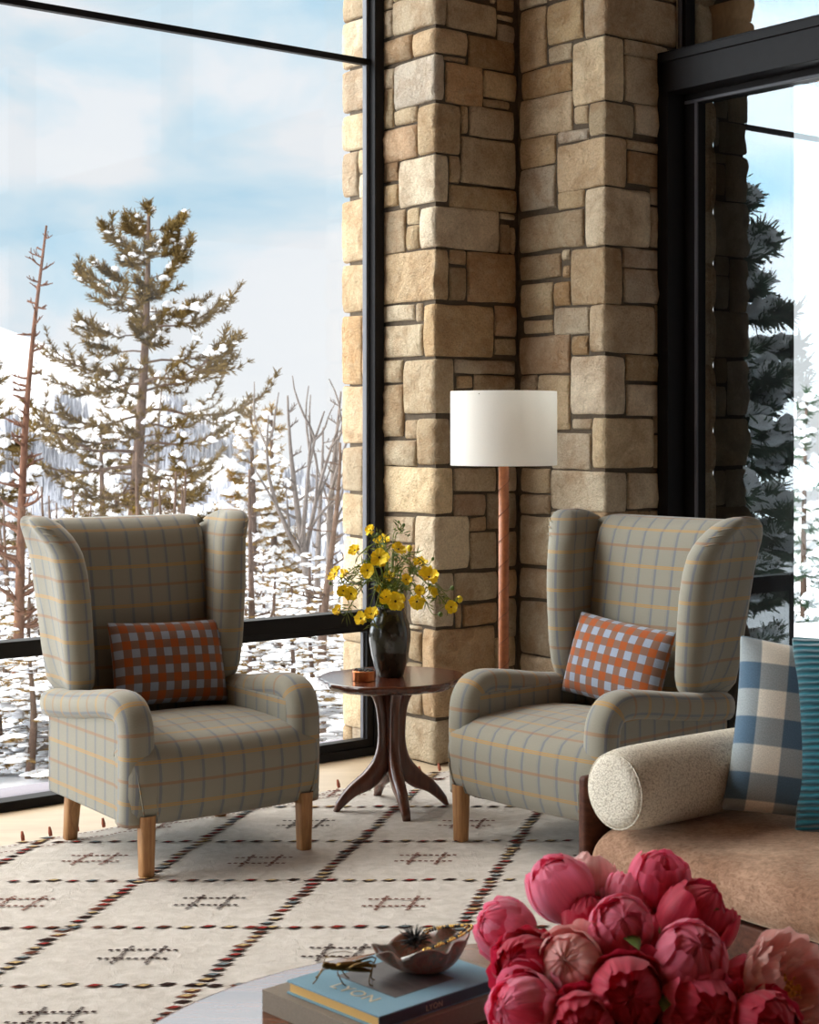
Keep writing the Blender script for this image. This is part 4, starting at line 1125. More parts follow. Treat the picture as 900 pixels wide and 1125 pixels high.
        sec = [(.56, .16), (.56, .40), (.53, .47), (.06, .50), (.045, .46), (.045, .16)]
        m = MB()
        m.box(min(s*.246, s*.305), .045, .16, max(s*.246, s*.305), .62, .495, M); m.box(min(s*.30, s*xo), .05, .16, max(s*.30, s*xo), .62, .478, M)
        uv_by(m, lambda p, n: (p.y+.01, p.z) if abs(n.x) > abs(n.y) else (p.x, p.z))
        m.build('arm_panel', t, bevel=.012)
        path = smoothpath([(.64, .452), (.52, .462), (.38, .478), (.24, .500), (.13, .512), (.075, .500), (.044, .462), (.036, .40), (.036, .32), (.038, .24), (.042, .157)], 4)
        path = [Vector((p[0], p[1], 0)) for p in [(q.x, q.y) for q in [Vector((a.x, a.y, 0)) for a in path]]] if False else path
        rings = []; n = 20
        pp = [Vector((s*.302, q[0], q[1])) for q in path]
        for k, p in enumerate(pp):
            d = (pp[min(k+1, len(pp)-1)]-pp[max(k-1, 0)]).normalized(); nx = Vector((s, 0, 0)); ny = d.cross(nx)
            wx = .058; wy = .048 if d.y < -.6 or True else .05
            dn = max(0, -d.z); wx = .058-.003*dn; off = .003*(1-dn)
            rings.append([p+Vector((s*off, 0, 0))+nx*wx*math.copysign(abs(math.cos(a))**.8, math.cos(a))+ny*wy*math.copysign(abs(math.sin(a))**.8, math.sin(a)) for a in [2*PI*j/n for j in range(n)]])
        if s < 0: rings = [[r[0]]+r[:0:-1] for r in rings]
        m = MB(); closed_loft(m, rings, M, .0, .03)
        ar = m.build('arm_roll', t)
        m = None; pts = [Vector((s*.368, q[0]+.03*(1 if q[1] < .47 and q[0] < .1 else 0), q[1]-.038*(0 if q[0] < .06 else 1))) for q in path[2:]]
    for (x, y, spl) in ((-.285, 0, 0), (.285, 0, 0), (-.285, .54, .05), (.285, .54, .05)):
        m = MB(); P = []
        for z, w in ((.19, .026), (.10, .024), (.004, .0215), (0, .0195)):
            cy = y+spl*(1-z/.19)*.6; row = []
            for k in range(20):
                a = 2*PI*k/20; row.append(Vector((x+w*math.copysign(abs(math.cos(a))**.55, math.cos(a)), cy+w*math.copysign(abs(math.sin(a))**.55, math.sin(a)), z)))
            P.append(row)
        m.grid(P, 'oak', cv=True, flip=True); b = len(m.v)
        m.face([b-20+k for k in range(20)], 0)
        m.build('leg', t, autosmooth=40)
    return t
C1 = Vector((-.5785, 5.21, RT)); A1 = math.radians(35.5)
C2 = Vector((.365, 5.273, RT)); A2 = math.radians(-47.5)
make_chair('wing_armchair', 'grey plaid wingback armchair in front of the window, left of the side table', C1, A1)
make_chair('wing_armchair', 'grey plaid wingback armchair in front of the stone wall, behind the sofa bolster', C2, A2)
def chair_point(c, a, x, y, z): return c+Vector((x*math.cos(a)-y*math.sin(a), x*math.sin(a)+y*math.cos(a), z))

def pillow(name, label, w, h, th, mat, loc, rz, tilt, roll=0.0, n=18, pinch=.05, uvoff=(0, 0), piping=None):
    """cushion: local x across, z up, y thickness; origin at the bottom middle"""
    m = MB()
    for sd in (-1, 1):
        P, Q = [], []
        for i in range(n+1):
            r, q = [], []
            for j in range(n+1):
                a, b = -1+2*i/n, -1+2*j/n
                e = (max(0, 1-abs(a)**2.6)*max(0, 1-abs(b)**2.6))**.55
                x = a*w/2*(1-pinch*(1-b*b)*abs(a)**3); z = b*h/2*(1-pinch*(1-a*a)*abs(b)**3)
                y = sd*th/2*e*(1+.10*noise.noise(Vector((a*1.7+w*9, b*1.7, sd*2))))
                r.append(Vector((x, y, z+h/2))); q.append((a*w/2+uvoff[0], b*h/2+uvoff[1]))
            P.append(r); Q.append(q)
        m.grid(P, mat, uv=Q, flip=(sd < 0))
    o = m.build(name, weld=True, subsurf=1)
    o.location = loc; o.rotation_euler = Matrix.Rotation(rz, 3, 'Z').to_4x4().to_euler()
    o.matrix_basis = Matrix.Translation(loc) @ Matrix.Rotation(rz, 4, 'Z') @ Matrix.Rotation(tilt, 4, 'X') @ Matrix.Rotation(roll, 4, 'Y')
    tag(o, label, 'cushion', 'gingham lumbar cushions' if 'lumbar' in name else 'square cushions on the sofa')
    return o
pillow('lumbar_cushion', 'orange and grey-blue gingham lumbar cushion on the chair by the window', .45, .30, .13, 'orange_gingham', chair_point(C1, A1, .035, .445, .432), A1, math.radians(-16), math.radians(2))
pillow('lumbar_cushion', 'orange and grey-blue gingham lumbar cushion on the chair by the stone wall', .45, .30, .13, 'orange_gingham', chair_point(C2, A2, -.03, .445, .434), A2, math.radians(-16), math.radians(5))

# ================================================================== SIDE TABLE
TC = Vector((-.065, 5.957, RT)); TA = math.atan2(.114, .412); TH = .478
def side_table():
    t = thing('side_table', 'small round live-edge walnut pedestal table between the two armchairs', 'side table', TC, TA)
    def edge(a):
        return .262*(1+.05*math.sin(2*a+.6)+.025*math.sin(5*a+1)+.012*math.sin(11*a)+.008*math.sin(23*a+2))
    m = MB(); P = []; n = 96
    for k, (f, z) in enumerate(((0, -.034), (.5, -.034), (.86, -.034), (.955, -.028), (.985, -.018), (1.0, -.010), (.995, -.003), (.975, 0), (.96, 0), (.93, 0), (.7, .0), (.35, 0), (0, 0))):
        row = []
        for j in range(n):
            a = 2*PI*j/n; r = edge(a)*f
            if 2 < k < 7: r *= 1+.02*noise.noise(Vector((math.cos(a)*9, math.sin(a)*9, k*1.3)))
            row.append(Vector((r*math.cos(a), r*math.sin(a), TH+z)))
        P.append(row)
    m.grid(P, 'walnut_top', cv=True); m.build('tabletop', t)
    for q in range(4):
        a = q*PI/2; d = Vector((math.cos(a), math.sin(a), 0)); s = Vector((-d.y, d.x, 0))
        # side profile of one leg: inner and outer edge as it runs from the top to the foot
        cl = smoothpath([(.115, .449), (.072, .430), (.044, .385), (.033, .31), (.033, .23), (.042, .16), (.085, .108), (.15, .068), (.207, .010)], 5)
        th = smoothpath([(.010, 0), (.017, 0), (.019, 0), (.019, 0), (.020, 0), (.034, 0), (.034, 0), (.023, 0), (.013, 0)], 5)
        wd = smoothpath([(.022, 0), (.02, 0), (.018, 0), (.017, 0), (.018, 0), (.022, 0), (.023, 0), (.02, 0), (.015, 0)], 5)
        rings = []; pp = [d*c[0]+Z*c[1] for c in cl]
        for k, p in enumerate(pp):
            g = (pp[min(k+1, len(pp)-1)]-pp[max(k-1, 0)]).normalized(); nr = g.cross(s)
            R = []
            for j in range(16):
                b = 2*PI*j/16
                R.append(p+nr*th[k][0]*math.copysign(abs(math.cos(b))**.7, math.cos(b))+s*wd[k][0]*math.copysign(abs(math.sin(b))**.7, math.sin(b)))
            if k == len(pp)-1: R = [Vector((x.x, x.y, 0.0)) for x in R]
            rings.append(R)
        m = MB(); closed_loft(m, rings, 'walnut_red'); m.build('leg', t)
    m = MB(); m.tube([Z*.12, Z*.2, Z*.34, Z*.444], [.02, .026, .026, .05], 'walnut_red', 16); m.build('column', t)
side_table()
TT = RT+TH
VC = at(428.5, 738, 5.965); VC.z = TT
def vase():
    m = MB(); h = .252
    pr = [(0, 0), (.046, 0), (.05, .004), (.056, .03), (.068, .08), (.0755, .13), (.0755, .16), (.070, .19), (.060, .215), (.054, .232), (.054, .246), (.058, h), (.052, h), (.046, .235), (.05, .2), (.04, .02), (0, .015)]
    m.lathe(pr, 'vase_glaze', 40, wob=lambda a, z: 1+.018*math.sin(6*a)*sstep(.02, .1, z)*(1-sstep(.18, .24, z)))
    o = m.build('vase', loc=VC); tag(o, 'dark glazed lobed ceramic vase on the side table', 'vase')
vase()
def striker():
    c = at(400, 746, 5.86); c.z = TT
    t = thing('match_holder', 'small copper match striker full of dark-tipped matches on the side table', 'match holder', c, TA)
    m = MB(); m.lathe([(0, 0), (.040, 0), (.042, .002), (.042, .034), (.040, .036), (.037, .036), (.037, .02), (0, .02)], 'copper', 36); m.build('holder', t, autosmooth=35)
    m = MB(); rn = random.Random(4)
    for k in range(60):
        a = rn.uniform(0, 6.28); r = .033*math.sqrt(rn.random()); p = Vector((r*math.cos(a), r*math.sin(a), .02))
        m.tube([p, p+Z*.017], .0014, 'paper', 5); m.ball(p+Z*.019, .0032, 'black_bead', 6, 4)
    m.build('matches', t)
striker()

# yellow flowers: head pixel, radius (m), facing tilt, kind, label
FL = [(407.6, 583, .019, 'side', 'yellow poppy-like flower highest of the bunch, at upper left'), (390.6, 605, .02, 'side', 'yellow flower seen side-on, apart on a stem left of the top cluster'),
      (420, 597, .029, 'up', 'large yellow flower topping the central cluster'), (417, 612.5, .030, 'face', 'large open yellow flower with dark eye below the top cluster'),
      (437.5, 604, .026, 'side', 'yellow flower at the right of the top cluster'), (403.8, 626.7, .025, 'face', 'yellow flower with dark eye above the vase left shoulder'),
      (369, 631, .028, 'side', 'large yellow flower farthest left, against the snowy window'), (379, 632, .02, 'side', 'small yellow flower tucked beside the farthest left bloom'),
      (377.5, 649, .021, 'face', 'yellow flower at left, lower of two just over the window rail'), (386, 652.5, .023, 'face', 'yellow flower at left with dark eye, touching its lower neighbour'),
      (372.5, 671, .02, 'side', 'yellow flower hanging lowest at far left, in front of the window rail'), (397, 680, .024, 'side', 'yellow flower drooping against the vase, left of a pair'),
      (408, 675.5, .026, 'up', 'yellow flower drooping against the vase, right of a pair'), (421, 649, .026, 'up', 'yellow flower standing over the vase mouth, upper of a cluster of three'),
      (424.5, 656, .024, 'face', 'yellow flower with dark eye between two others at the vase mouth'), (434.5, 660.7, .031, 'face', 'largest round yellow flower with dark eye at the vase mouth'),
      (461, 620, .025, 'up', 'yellow flower at upper right against the pale stone'), (471, 635, .034, 'up', 'big ruffled yellow flower at the right, over the stone corner'),
      (461, 648.5, .018, 'face', 'small cupped yellow flower with amber centre right of the vase mouth'), (457.7, 660.5, .026, 'down', 'yellow flower nodding downward right of the vase neck'),
      (473, 651.5, .023, 'side', 'yellow flower half hidden under the big ruffled bloom'), (495.5, 667, .022, 'face', 'yellow flower with dark eye farthest right on a trailing stem'),
      (428, 634, .02, 'side', 'yellow flower deep among the stems in the middle of the bunch'), (446, 637, .018, 'side', 'small yellow flower inside the bunch, right of the middle')]
BUDS = [(505, 658.5, .012, 'yellow_petal', 'round yellow bud at the far right tip of the bunch'), (450, 602.5, .011, 'yellow_petal', 'yellow bud alone at the top right of the bunch'), (438, 573.5, .005, 'dark_leaf', 'tiny green bud at the very top of the bunch'),
        (443.5, 577, .006, 'dark_leaf', 'slim green bud on the tallest upright stem'), (497, 646, .008, 'dark_leaf', 'green bud above the farthest right flower'), (484, 675, .009, 'dark_leaf', 'green bud hanging below the trailing right stem'), (475.6, 614, .006, 'dark_leaf', 'green bud beside the stone, above the big ruffled bloom'),
        (363, 641, .006, 'dark_leaf', 'green bud at the far left of the bunch'), (415, 587, .006, 'dark_leaf', 'green bud right of the highest flower')]
def flowers():
    rn = random.Random(12); G = 'yellow flowers in the dark vase'
    mouth = VC+Z*.245
    def stem_path(p, d):
        a = mouth+Vector((rn.uniform(-.03, .03), rn.uniform(-.03, .03), -.07)); k = p-mouth
        side = Vector((k.x, k.y, 0)); hi = mouth+side*.35+Z*(max(.05, k.z*.75)+side.length*.35)
        low = p-d*.03
        return smoothpath([a, mouth+side*.12+Z*.02, hi, hi.lerp(low, .6)+Z*.012, low, p-d*.003], 5)
    def leaves(path, root, n):
        m = MB(); m.m('leaf_green'); m.m('dark_leaf')
        for _ in range(n):
            i = rn.randint(6, len(path)-6); p = path[i]; dr = (path[i+1]-path[i]).normalized()
            s = dr.cross(Vector((rn.uniform(-1, 1), rn.uniform(-1, 1), rn.uniform(-1, 1)))).normalized()
            for f in range(rn.randint(3, 5)):
                d = (s*rn.uniform(.5, 1)+dr*rn.uniform(-.1, .9)+Vector((rn.uniform(-.4, .4), rn.uniform(-.4, .4), rn.uniform(-.2, .4)))).normalized(); L = rn.uniform(.022, .048)
                w = d.cross(Vector((.3, -1, .2))).normalized()*.0022; q = p+dr*.008*f
                b = len(m.v); m.v += [tuple(x) for x in (q-w*.4, q+d*L*.5-w+Z*.002, q+d*L, q+d*L*.5+w+Z*.002)]
                m.face((b, b+1, b+2, b+3), rn.choice((0, 1)))
        m.build('leaves', root, smooth=False)
    for i, (px, py, r, kind, lb) in enumerate(FL):
        p = at(px, py, VC.y+rn.uniform(-.12, .05)-(.03 if kind == 'face' else 0))
        if py > 655 and abs(px-428) < 32: p = at(px, py, VC.y-.10)
        toc = (cam.location-p).normalized(); out = Vector((p.x-VC.x, p.y-VC.y, .04)).normalized()
        d = {'face': toc*1.0+out*.25, 'side': out*.9+toc*.35+Z*.35, 'up': toc*.55+Z*.75+out*.2, 'down': out*.4+toc*.5-Z*.5}[kind].normalized()
        t = thing('yellow_flower', lb, 'flower', mouth, 0, G)
        O = mouth
        a = d.orthogonal().normalized(); c = d.cross(a); a0 = rn.uniform(0, 6)
        m = MB()
        for layer in range(2):
            for k in range(5):
                an = a0+2*PI*(k+.5*layer)/5+rn.uniform(-.12, .12); rr = 1.15*r*rn.uniform(.9, 1.1)*(1.0-.14*layer); P = []
                cup = rn.uniform(.0, .6)+.2*layer; half = .62
                for u in range(6):
                    f = u/5; row = []
                    for v in range(7):
                        g = -1+2*v/6; wang = an+g*half*(.35+.65*math.sin(min(1, f*1.25)*PI/2)); rad = rr*f*(1-.16*g*g*f-.05*math.cos(g*8+k)*f)
                        lift = cup*rr*(f**1.6)+rr*.15*math.sin(g*6+k*2)*f*f+rr*.05*abs(g)
                        row.append(p-O+a*math.cos(wang)*rad+c*math.sin(wang)*rad+d*(lift-.002*layer*-1))
                    P.append(row)
                m.grid(P, 'yellow_petal')
        m.build('petals', t)
        m = MB(); q = p-O+d*.003
        m.ball(q, r*.155, 'flower_eye' if i != 18 else 'pale_eye', 8, 5); m.build('eye', t)
        path = stem_path(p, d); m = MB(); m.tube([x-O for x in path], [.0021]*(len(path)-6)+[.0017]*6, 'green_stem', 6); m.build('stem', t)
        leaves([x-O for x in path], t, rn.randint(6, 9))
    for (px, py, r, mt, lb) in BUDS:
        p = at(px, py, VC.y+rn.uniform(-.08, .03)); d = (p-mouth).normalized()
        t = thing('flower_bud', lb, 'flower bud', mouth, 0, 'buds among the yellow flowers')
        m = MB(); m.ball(p-mouth, r, mt, 10, 7, (1, 1, 1.15)); m.build('bud', t)
        path = stem_path(p, d); m = MB(); m.tube([x-mouth for x in path], .0015, 'green_stem', 6); m.build('stem', t)
        leaves([x-mouth for x in path], t, 4)
flowers()

# ================================================================== FLOOR LAMP
def lamp():
    c = Vector(((553.5-CX)/F*6.2, 6.2, 0)); t = thing('floor_lamp', 'floor lamp with white drum shade and leather-wrapped pole by the stone wall', 'floor lamp', c)
    R = .2015; z0 = CAMZ-(511-HY)/F*6.2; z1 = CAMZ-(430-HY)/F*6.2
    m = MB(); m.lathe([(R-.003, z0), (R, z0), (R, z1), (R-.003, z1), (R-.003, z0)], 'shade_linen', 64); m.build('lamp_shade', t, autosmooth=40)
    m = MB()
    for k in range(3):
        a = 2*PI*k/3; m.tube([Vector((0, 0, z1-.03)), Vector((R*math.cos(a), R*math.sin(a), z1-.012))], .002, 'dark_metal', 6)
    m.build('shade_spider', t)
    m = MB(); m.tube([Z*.02, Z*(z0+.1)], .0195, 'leather_wrap', 20); pl = m.build('pole', t)
    m = MB()
    for hnd in (0,):
        for k in range(2):
            pts = [Vector((.0200*math.cos(a), .0200*math.sin(a), .03+a*.0155/ (1) )) for a in [k*PI+q*.28 for q in range(int((z0+.05-.03)/.0155/.28))]]
            m.tube(pts, .0012, 'leather_dark', 5)
    m.build('wrap_seam', pl)
    m = MB(); m.lathe([(0, 0), (.13, 0), (.132, .004), (.132, .016), (.128, .02), (.02, .022), (0, .022)], 'dark_metal', 48); m.build('base', t, autosmooth=35)
    m = MB(); m.tube([Z*(z0+.1), Z*(z0+.16)], .014, 'dark_metal', 12); m.ball((0, 0, z0+.2), .035, 'white_ceramic', 12, 8); m.build('bulb', t)
lamp()
# ================================================================== SOFA
SO = Vector((.405, 3.964, 0))                                  # far front corner of the sofa
def so(a, b, z=0.0): return SO+U*a-W*b+Z*z                     # a back from the front edge, b towards the camera
SEAT = .44
def sofa():
    az = math.atan2(-W.y, -W.x)
    t = thing('sofa', 'walnut-framed daybed sofa with tan mohair seat cushion at right', 'sofa', SO)
    def lo(a, b, z=0.0): return so(a, b, z)-SO
    L, D = 2.3, .86; K = 'walnut_sofa'
    m = MB(); m.obox(lo(.0, .0, .22), U*D, -W*.032, Z*.335, K); m.build('end_panel', t, smooth=False, bevel=.012)
    m = MB(); m.obox(lo(.0, L, .22), U*D, -W*.032, Z*.335, K); m.build('end_panel', t, smooth=False, bevel=.012)
    m = MB(); m.obox(lo(.01, .02, .215), U*.035, -W*L, Z*.098, K); m.build('front_rail', t, smooth=False, bevel=.006)
    m = MB(); m.obox(lo(.03, .02, .27), U*(D-.05), -W*L, Z*.04, K); m.build('platform', t, smooth=False)
    m = MB(); m.obox(lo(D-.04, .0, .22), U*.035, -W*(L+.03), Z*.33, K); m.build('back_rail', t, smooth=False, bevel=.008)
    for a, b in ((.0, .0), (.0, L-.01), (D-.04, .0), (D-.04, L-.01)):
        m = MB(); m.obox(lo(a, b, RT if a < .5 else RT), U*.04, -W*.034, Z*.3, K); m.build('leg', t, smooth=False, bevel=.006)
    # cushion: soft block with crowned top and bulging front
    m = MB(); P, UVs = [], []; n = 60
    bs = [.036, .037, .042, .052, .07, .10]+[.14+(L-.2)*k/50 for k in range(51)]
    pr = [(.80, .312), (.4, .312), (.06, .312), (.012, .318), (-.008, .335), (-.016, .362), (-.012, .392), (.006, .416), (.04, .434), (.10, .444), (.2, .450), (.35, .452), (.5, .450), (.65, .446), (.78, .435)]
    for b in bs:
        e = b-.036; d = 0 if e > .05 else .05-math.sqrt(max(0, .05**2-(.05-e)**2)); row, uvr = [], []; ac = 0
        for (a, z) in pr:
            dz = -d*.8 if z > .36 else (d*.3 if z < .33 else 0)
            a2 = a+(d*.8 if a < .1 else 0)
            nz = .006*noise.noise(Vector((b*3, a*4, 1)))+.003*noise.noise(Vector((b*9, a*9, 2)))
            p = lo(a2-(nz if a < .05 else 0), b, z+dz+(nz*1.5 if a > .05 and z > .4 else 0)); 
            if row: ac += (p-row[-1]).length
            row.append(p); uvr.append((b, ac))
        P.append(row); UVs.append(uvr)
    m.grid(P, 'mohair', uv=UVs, flip=False)
    for k, fl in ((0, False), (-1, True)):
        bb = len(m.v); m.v += [tuple(p) for p in P[k]]; q = list(range(bb, bb+len(P[k]))); m.face(q[::-1] if fl else q, 0)
    m.build('seat_cushion', t, subsurf=1)
sofa()
def bolster():
    r = .1; c0 = so(-.035, .148, SEAT+r+.004); L = .52; Rg = []; prof = [(0, 0), (.03, .0), (.055, .001), (.074, .004), (.086, .012), (.094, .028), (.0985, .06), (.1, .12), (.101, .3), (.1, .44), (.098, .485), (.09, .512), (.06, .52), (0, .52)]
    m = MB(); n = 40; P = []
    for rr, x in prof:
        row = []
        for j in range(n):
            a = 2*PI*j/n; k = 1+.02*noise.noise(Vector((x*6, math.cos(a)*1.2, math.sin(a)*1.2)))
            sg = -.004*math.sin(min(1, x/.1)*PI/2)
            row.append(c0+U*x+(-W*math.cos(a)+Z*math.sin(a)*(.97 if math.sin(a) < 0 else 1.0))*rr*k-c0)
        P.append(row)
    m.grid(P, 'boucle', cv=True, flip=True)
    o = m.build('bolster', loc=c0, subsurf=1); tag(o, 'cream boucle bolster cushion lying along the far end of the sofa', 'cushion')
    m = MB(); m.tube([U*.016-W*math.cos(a)*.0875+Z*math.sin(a)*.0875 for a in [2*PI*j/40 for j in range(41)]], .0022, 'boucle', 6, caps=False); m.build('seam', o)
bolster()
RZ = math.atan2(-W.y, -W.x)          # direction of the sofa's length
pillow('throw_cushion', 'blue and cream buffalo-check square cushion leaning by the bolster', .44, .44, .17, 'blue_check', so(.37, .41, SEAT+.012), RZ+math.radians(44), math.radians(-16), math.radians(7), pinch=.06, uvoff=(.06, .02))
pillow('throw_cushion', 'teal ribbed square cushion at the right edge of the photo', .48, .48, .16, 'teal_corduroy', so(.43, .605, SEAT+.008), RZ+math.radians(30), math.radians(-14), math.radians(-3), pinch=.05)

# ================================================================== COFFEE TABLE
CT = .42; CC = Vector((.22, 2.41, 0)); CR = .705
def coffee_table():
    t = thing('coffee_table', 'round glossy walnut coffee table in the foreground', 'coffee table', CC)
    m = MB(); m.lathe([(0, CT-.035), (CR-.03, CT-.035), (CR-.006, CT-.022), (CR, CT-.010), (CR-.002, CT-.003), (CR-.008, CT), (CR-.011, CT), (CR-.02, CT), (CR*.5, CT), (0, CT)], 'walnut_gloss', 120); m.build('tabletop', t, autosmooth=50)
    for k in range(3):
        a = 2*PI*k/3+.5; d = Vector((math.cos(a), math.sin(a), 0))
        m = MB(); m.tube([d*.5+Z*RT, d*.45+Z*.2, d*.4+Z*(CT-.035)], [.022, .03, .034], 'walnut_gloss', 16); m.build('leg', t)
coffee_table()
bA = atz(315, 1077, CT+.058); bF = atz(417, 1117, CT+.058)
bX = (bA-bF); bw = bX.length; bX.normalize(); bX.z = 0; bY = Vector((bX.y, -bX.x, 0))   # bX along the short edge away from the spine, bY along the spine
BL = .285
def book(name, label, o, lx, ly, z, th, cover, pages, spine, over=.004):
    """o: corner at the spine's near end; lx across, ly along the spine"""
    t = thing(name, label, 'book', (o.x, o.y, z)); c = .0028
    m = MB(); m.obox(Vector((0, 0, 0)), bX*lx, bY*ly, Z*c, cover); m.build('back_cover', t, smooth=False, bevel=.0008)
    m = MB(); m.obox(Vector((0, 0, th-c)), bX*lx, bY*ly, Z*c, cover); fc = m.build('front_cover', t, smooth=False, bevel=.0008)
    m = MB(); m.obox(Vector((0, 0, c*.5)), bX*c, bY*ly, Z*(th-c), spine); m.build('spine', t, smooth=False, bevel=.0008)
    m = MB(); m.obox(bX*c+bY*over+Z*c, bX*(lx-c-over), bY*(ly-2*over), Z*(th-2*c), pages); m.build('pages', t, smooth=False)
    return t, fc
def books():
    G = atz(288, 1087, CT+.036); o2 = bF+bX*-.02-bY*.03
    g0 = G-bX*(bw+.055)                    # near corner of the grey book
    t, fc = book('book', 'large grey linen book under the blue book', Vector((g0.x, g0.y, 0)), bw+.055, BL+.075, CT, .036, 'grey_linen', 'paper', 'grey_linen')
    m = MB(); m.obox(Vector((0, 0, .0015)), bX*(bw+.055), bY*.003, Z*.033, 'grey_linen'); m.build('spine_cloth', t, smooth=False, bevel=.001)
    t, fc = book('book', 'pale blue book with gilt page edges on top of the grey book', Vector((bF.x, bF.y, 0)), bw, BL, CT+.0365, .0215, 'blue_cloth', 'gilt_paper', 'spine_cloth')
    th = .0215
    m = MB(); a = bX*.045+bY*.075+Z*(th+.0002); m.obox(a, bX*(bw-.085), bY*.135, Z*.0004, 'cover_photo')
    m.build('cover_picture', fc, smooth=False)
    def text(s, size, org, xd, yd, mat, par, name, ext=.0002):
        cu = bpy.data.curves.new(name, 'FONT'); cu.body = s; cu.size = size; cu.extrude = ext; cu.space_character = 1.15
        tmp = bpy.data.objects.new(name, cu); COL.objects.link(tmp); bpy.context.view_layer.update()
        me = bpy.data.meshes.new_from_object(tmp.evaluated_get(bpy.context.evaluated_depsgraph_get())); bpy.data.objects.remove(tmp)
        me.materials.clear(); me.materials.append(MATS[mat]); o = bpy.data.objects.new(name, me); COL.objects.link(o); o.parent = par
        zd = xd.cross(yd); M = Matrix((xd, yd, zd)).transposed().to_4x4(); M.translation = org; o.matrix_basis = M
    text('LYON', .036, bX*(bw*.80)+bY*.078+Z*(th+.0003), -bX, -bY*-1, 'gilt_letter', fc, 'cover_lettering') if False else text('LYON', .036, bX*.160+bY*.032+Z*(th+.0004), -bX, bY, 'gilt_letter', fc, 'cover_lettering')
    sp = [c for c in t.children if c.name.startswith('spine')][0]
    text('LYON', .013, bY*(.1)-bX*.0004+Z*.0055, bY, Z, 'gilt_letter', sp, 'spine_lettering')
books()
BT = CT+.058
def shell():
    c = atz(468, 1074, BT); c.z = BT; c += Vector((0, .03, 0))
    t = thing('shell_bowl', 'ruffled abalone shell bowl sitting on the blue book', 'shell', c)
    m = MB(); P = []; n = 56
    for z, k in ((.001, .30), (.004, .48), (.012, .66), (.024, .82), (.036, .93), (.046, 1.0), (.050, 1.03)):
        P.append((k, z, 1))
    rows = []
    def pt(a, k, z, ins=0.0):
        rx = .080*(1+.10*math.cos(a+PI))*(1-ins); ry = .058*(1-ins)
        ru = 1+.045*math.sin(9*a)*k**3+.03*math.sin(17*a+1)*k**3
        zz = z*(1+.12*math.sin(7*a)*k**3+.24*math.cos(a)*k*k)+.002*math.sin(13*a)*k**4
        return Vector((rx*k*ru*math.cos(a), ry*k*ru*math.sin(a), max(0, zz)))
    for k, z, _ in P: rows.append([pt(2*PI*j/n, k, z) for j in range(n)])
    for k, z in ((1.0, .050), (.95, .044), (.84, .032), (.68, .020), (.45, .012), (.2, .008), (0, .007)): rows.append([pt(2*PI*j/n, k, z, .04) for j in range(n)])
    rows = [[Vector((0, 0, 0))]*n]+rows
    m.grid(rows, 'abalone', cv=True); m.build('bowl', t, subsurf=1)
    rn = random.Random(2); u = c+Vector((-.018, .004, .050))
    q = thing('sea_urchin', 'black spiky sea urchin perched inside the shell bowl', 'sea urchin', u)
    m = MB(); m.ball((0, 0, 0), .011, 'urchin_black', 12, 8, (1, 1, .8)); m.build('body', q)
    m = MB()
    for k in range(110):
        d = Vector((rn.gauss(0, 1), rn.gauss(0, 1), rn.gauss(.35, .8))).normalized(); L = rn.uniform(.02, .034)
        if d.z < -.25: L *= .5
        m.tube([d*.006, d*L*.6, d*L], [.0009, .0008, .0005], 'urchin_black', 5)
    m.build('spines', q)
    # bead strand over the rim
    b = thing('bead_necklace', 'gold and black bead strand with white tassel on the shell rim', 'necklace', c)
    loops = [[(-.004, -.050, .050), (.02, -.052, .060), (.05, -.038, .068), (.074, -.012, .074), (.078, .016, .073), (.06, .036, .068), (.03, .046, .062), (.0, .044, .056), (-.008, .03, .046)],
             [(.0, -.044, .052), (.024, -.044, .062), (.05, -.030, .069), (.066, -.006, .073), (.068, .014, .073), (.052, .030, .068), (.028, .038, .062), (.004, .037, .055), (-.004, .02, .045)]]
    for k, lp in enumerate(loops):
        pa = smoothpath(lp, 40); m = MB(); last = None; i = 0
        for p in pa:
            if last is None or (p-last).length > .0042:
                mt = 'gold_bead' if (i % 5) < (4 if k == 0 else 2) else 'black_bead'
                m.ball(p, .0023, mt, 8, 6); last = p; i += 1
        m.build('strand', b)
    m = MB(); e = Vector((-.004, -.05, .05)); m.tube([e, e+Vector((-.012, -.004, -.004)), e+Vector((-.036, -.006, -.012))], [.003, .0028, .0036], 'white_tassel', 10); m.build('tassel', b)
    m = MB(); m.ball(e+Vector((.002, 0, .001)), .0045, 'gold_bead', 10, 8); m.build('clasp', b)
shell()
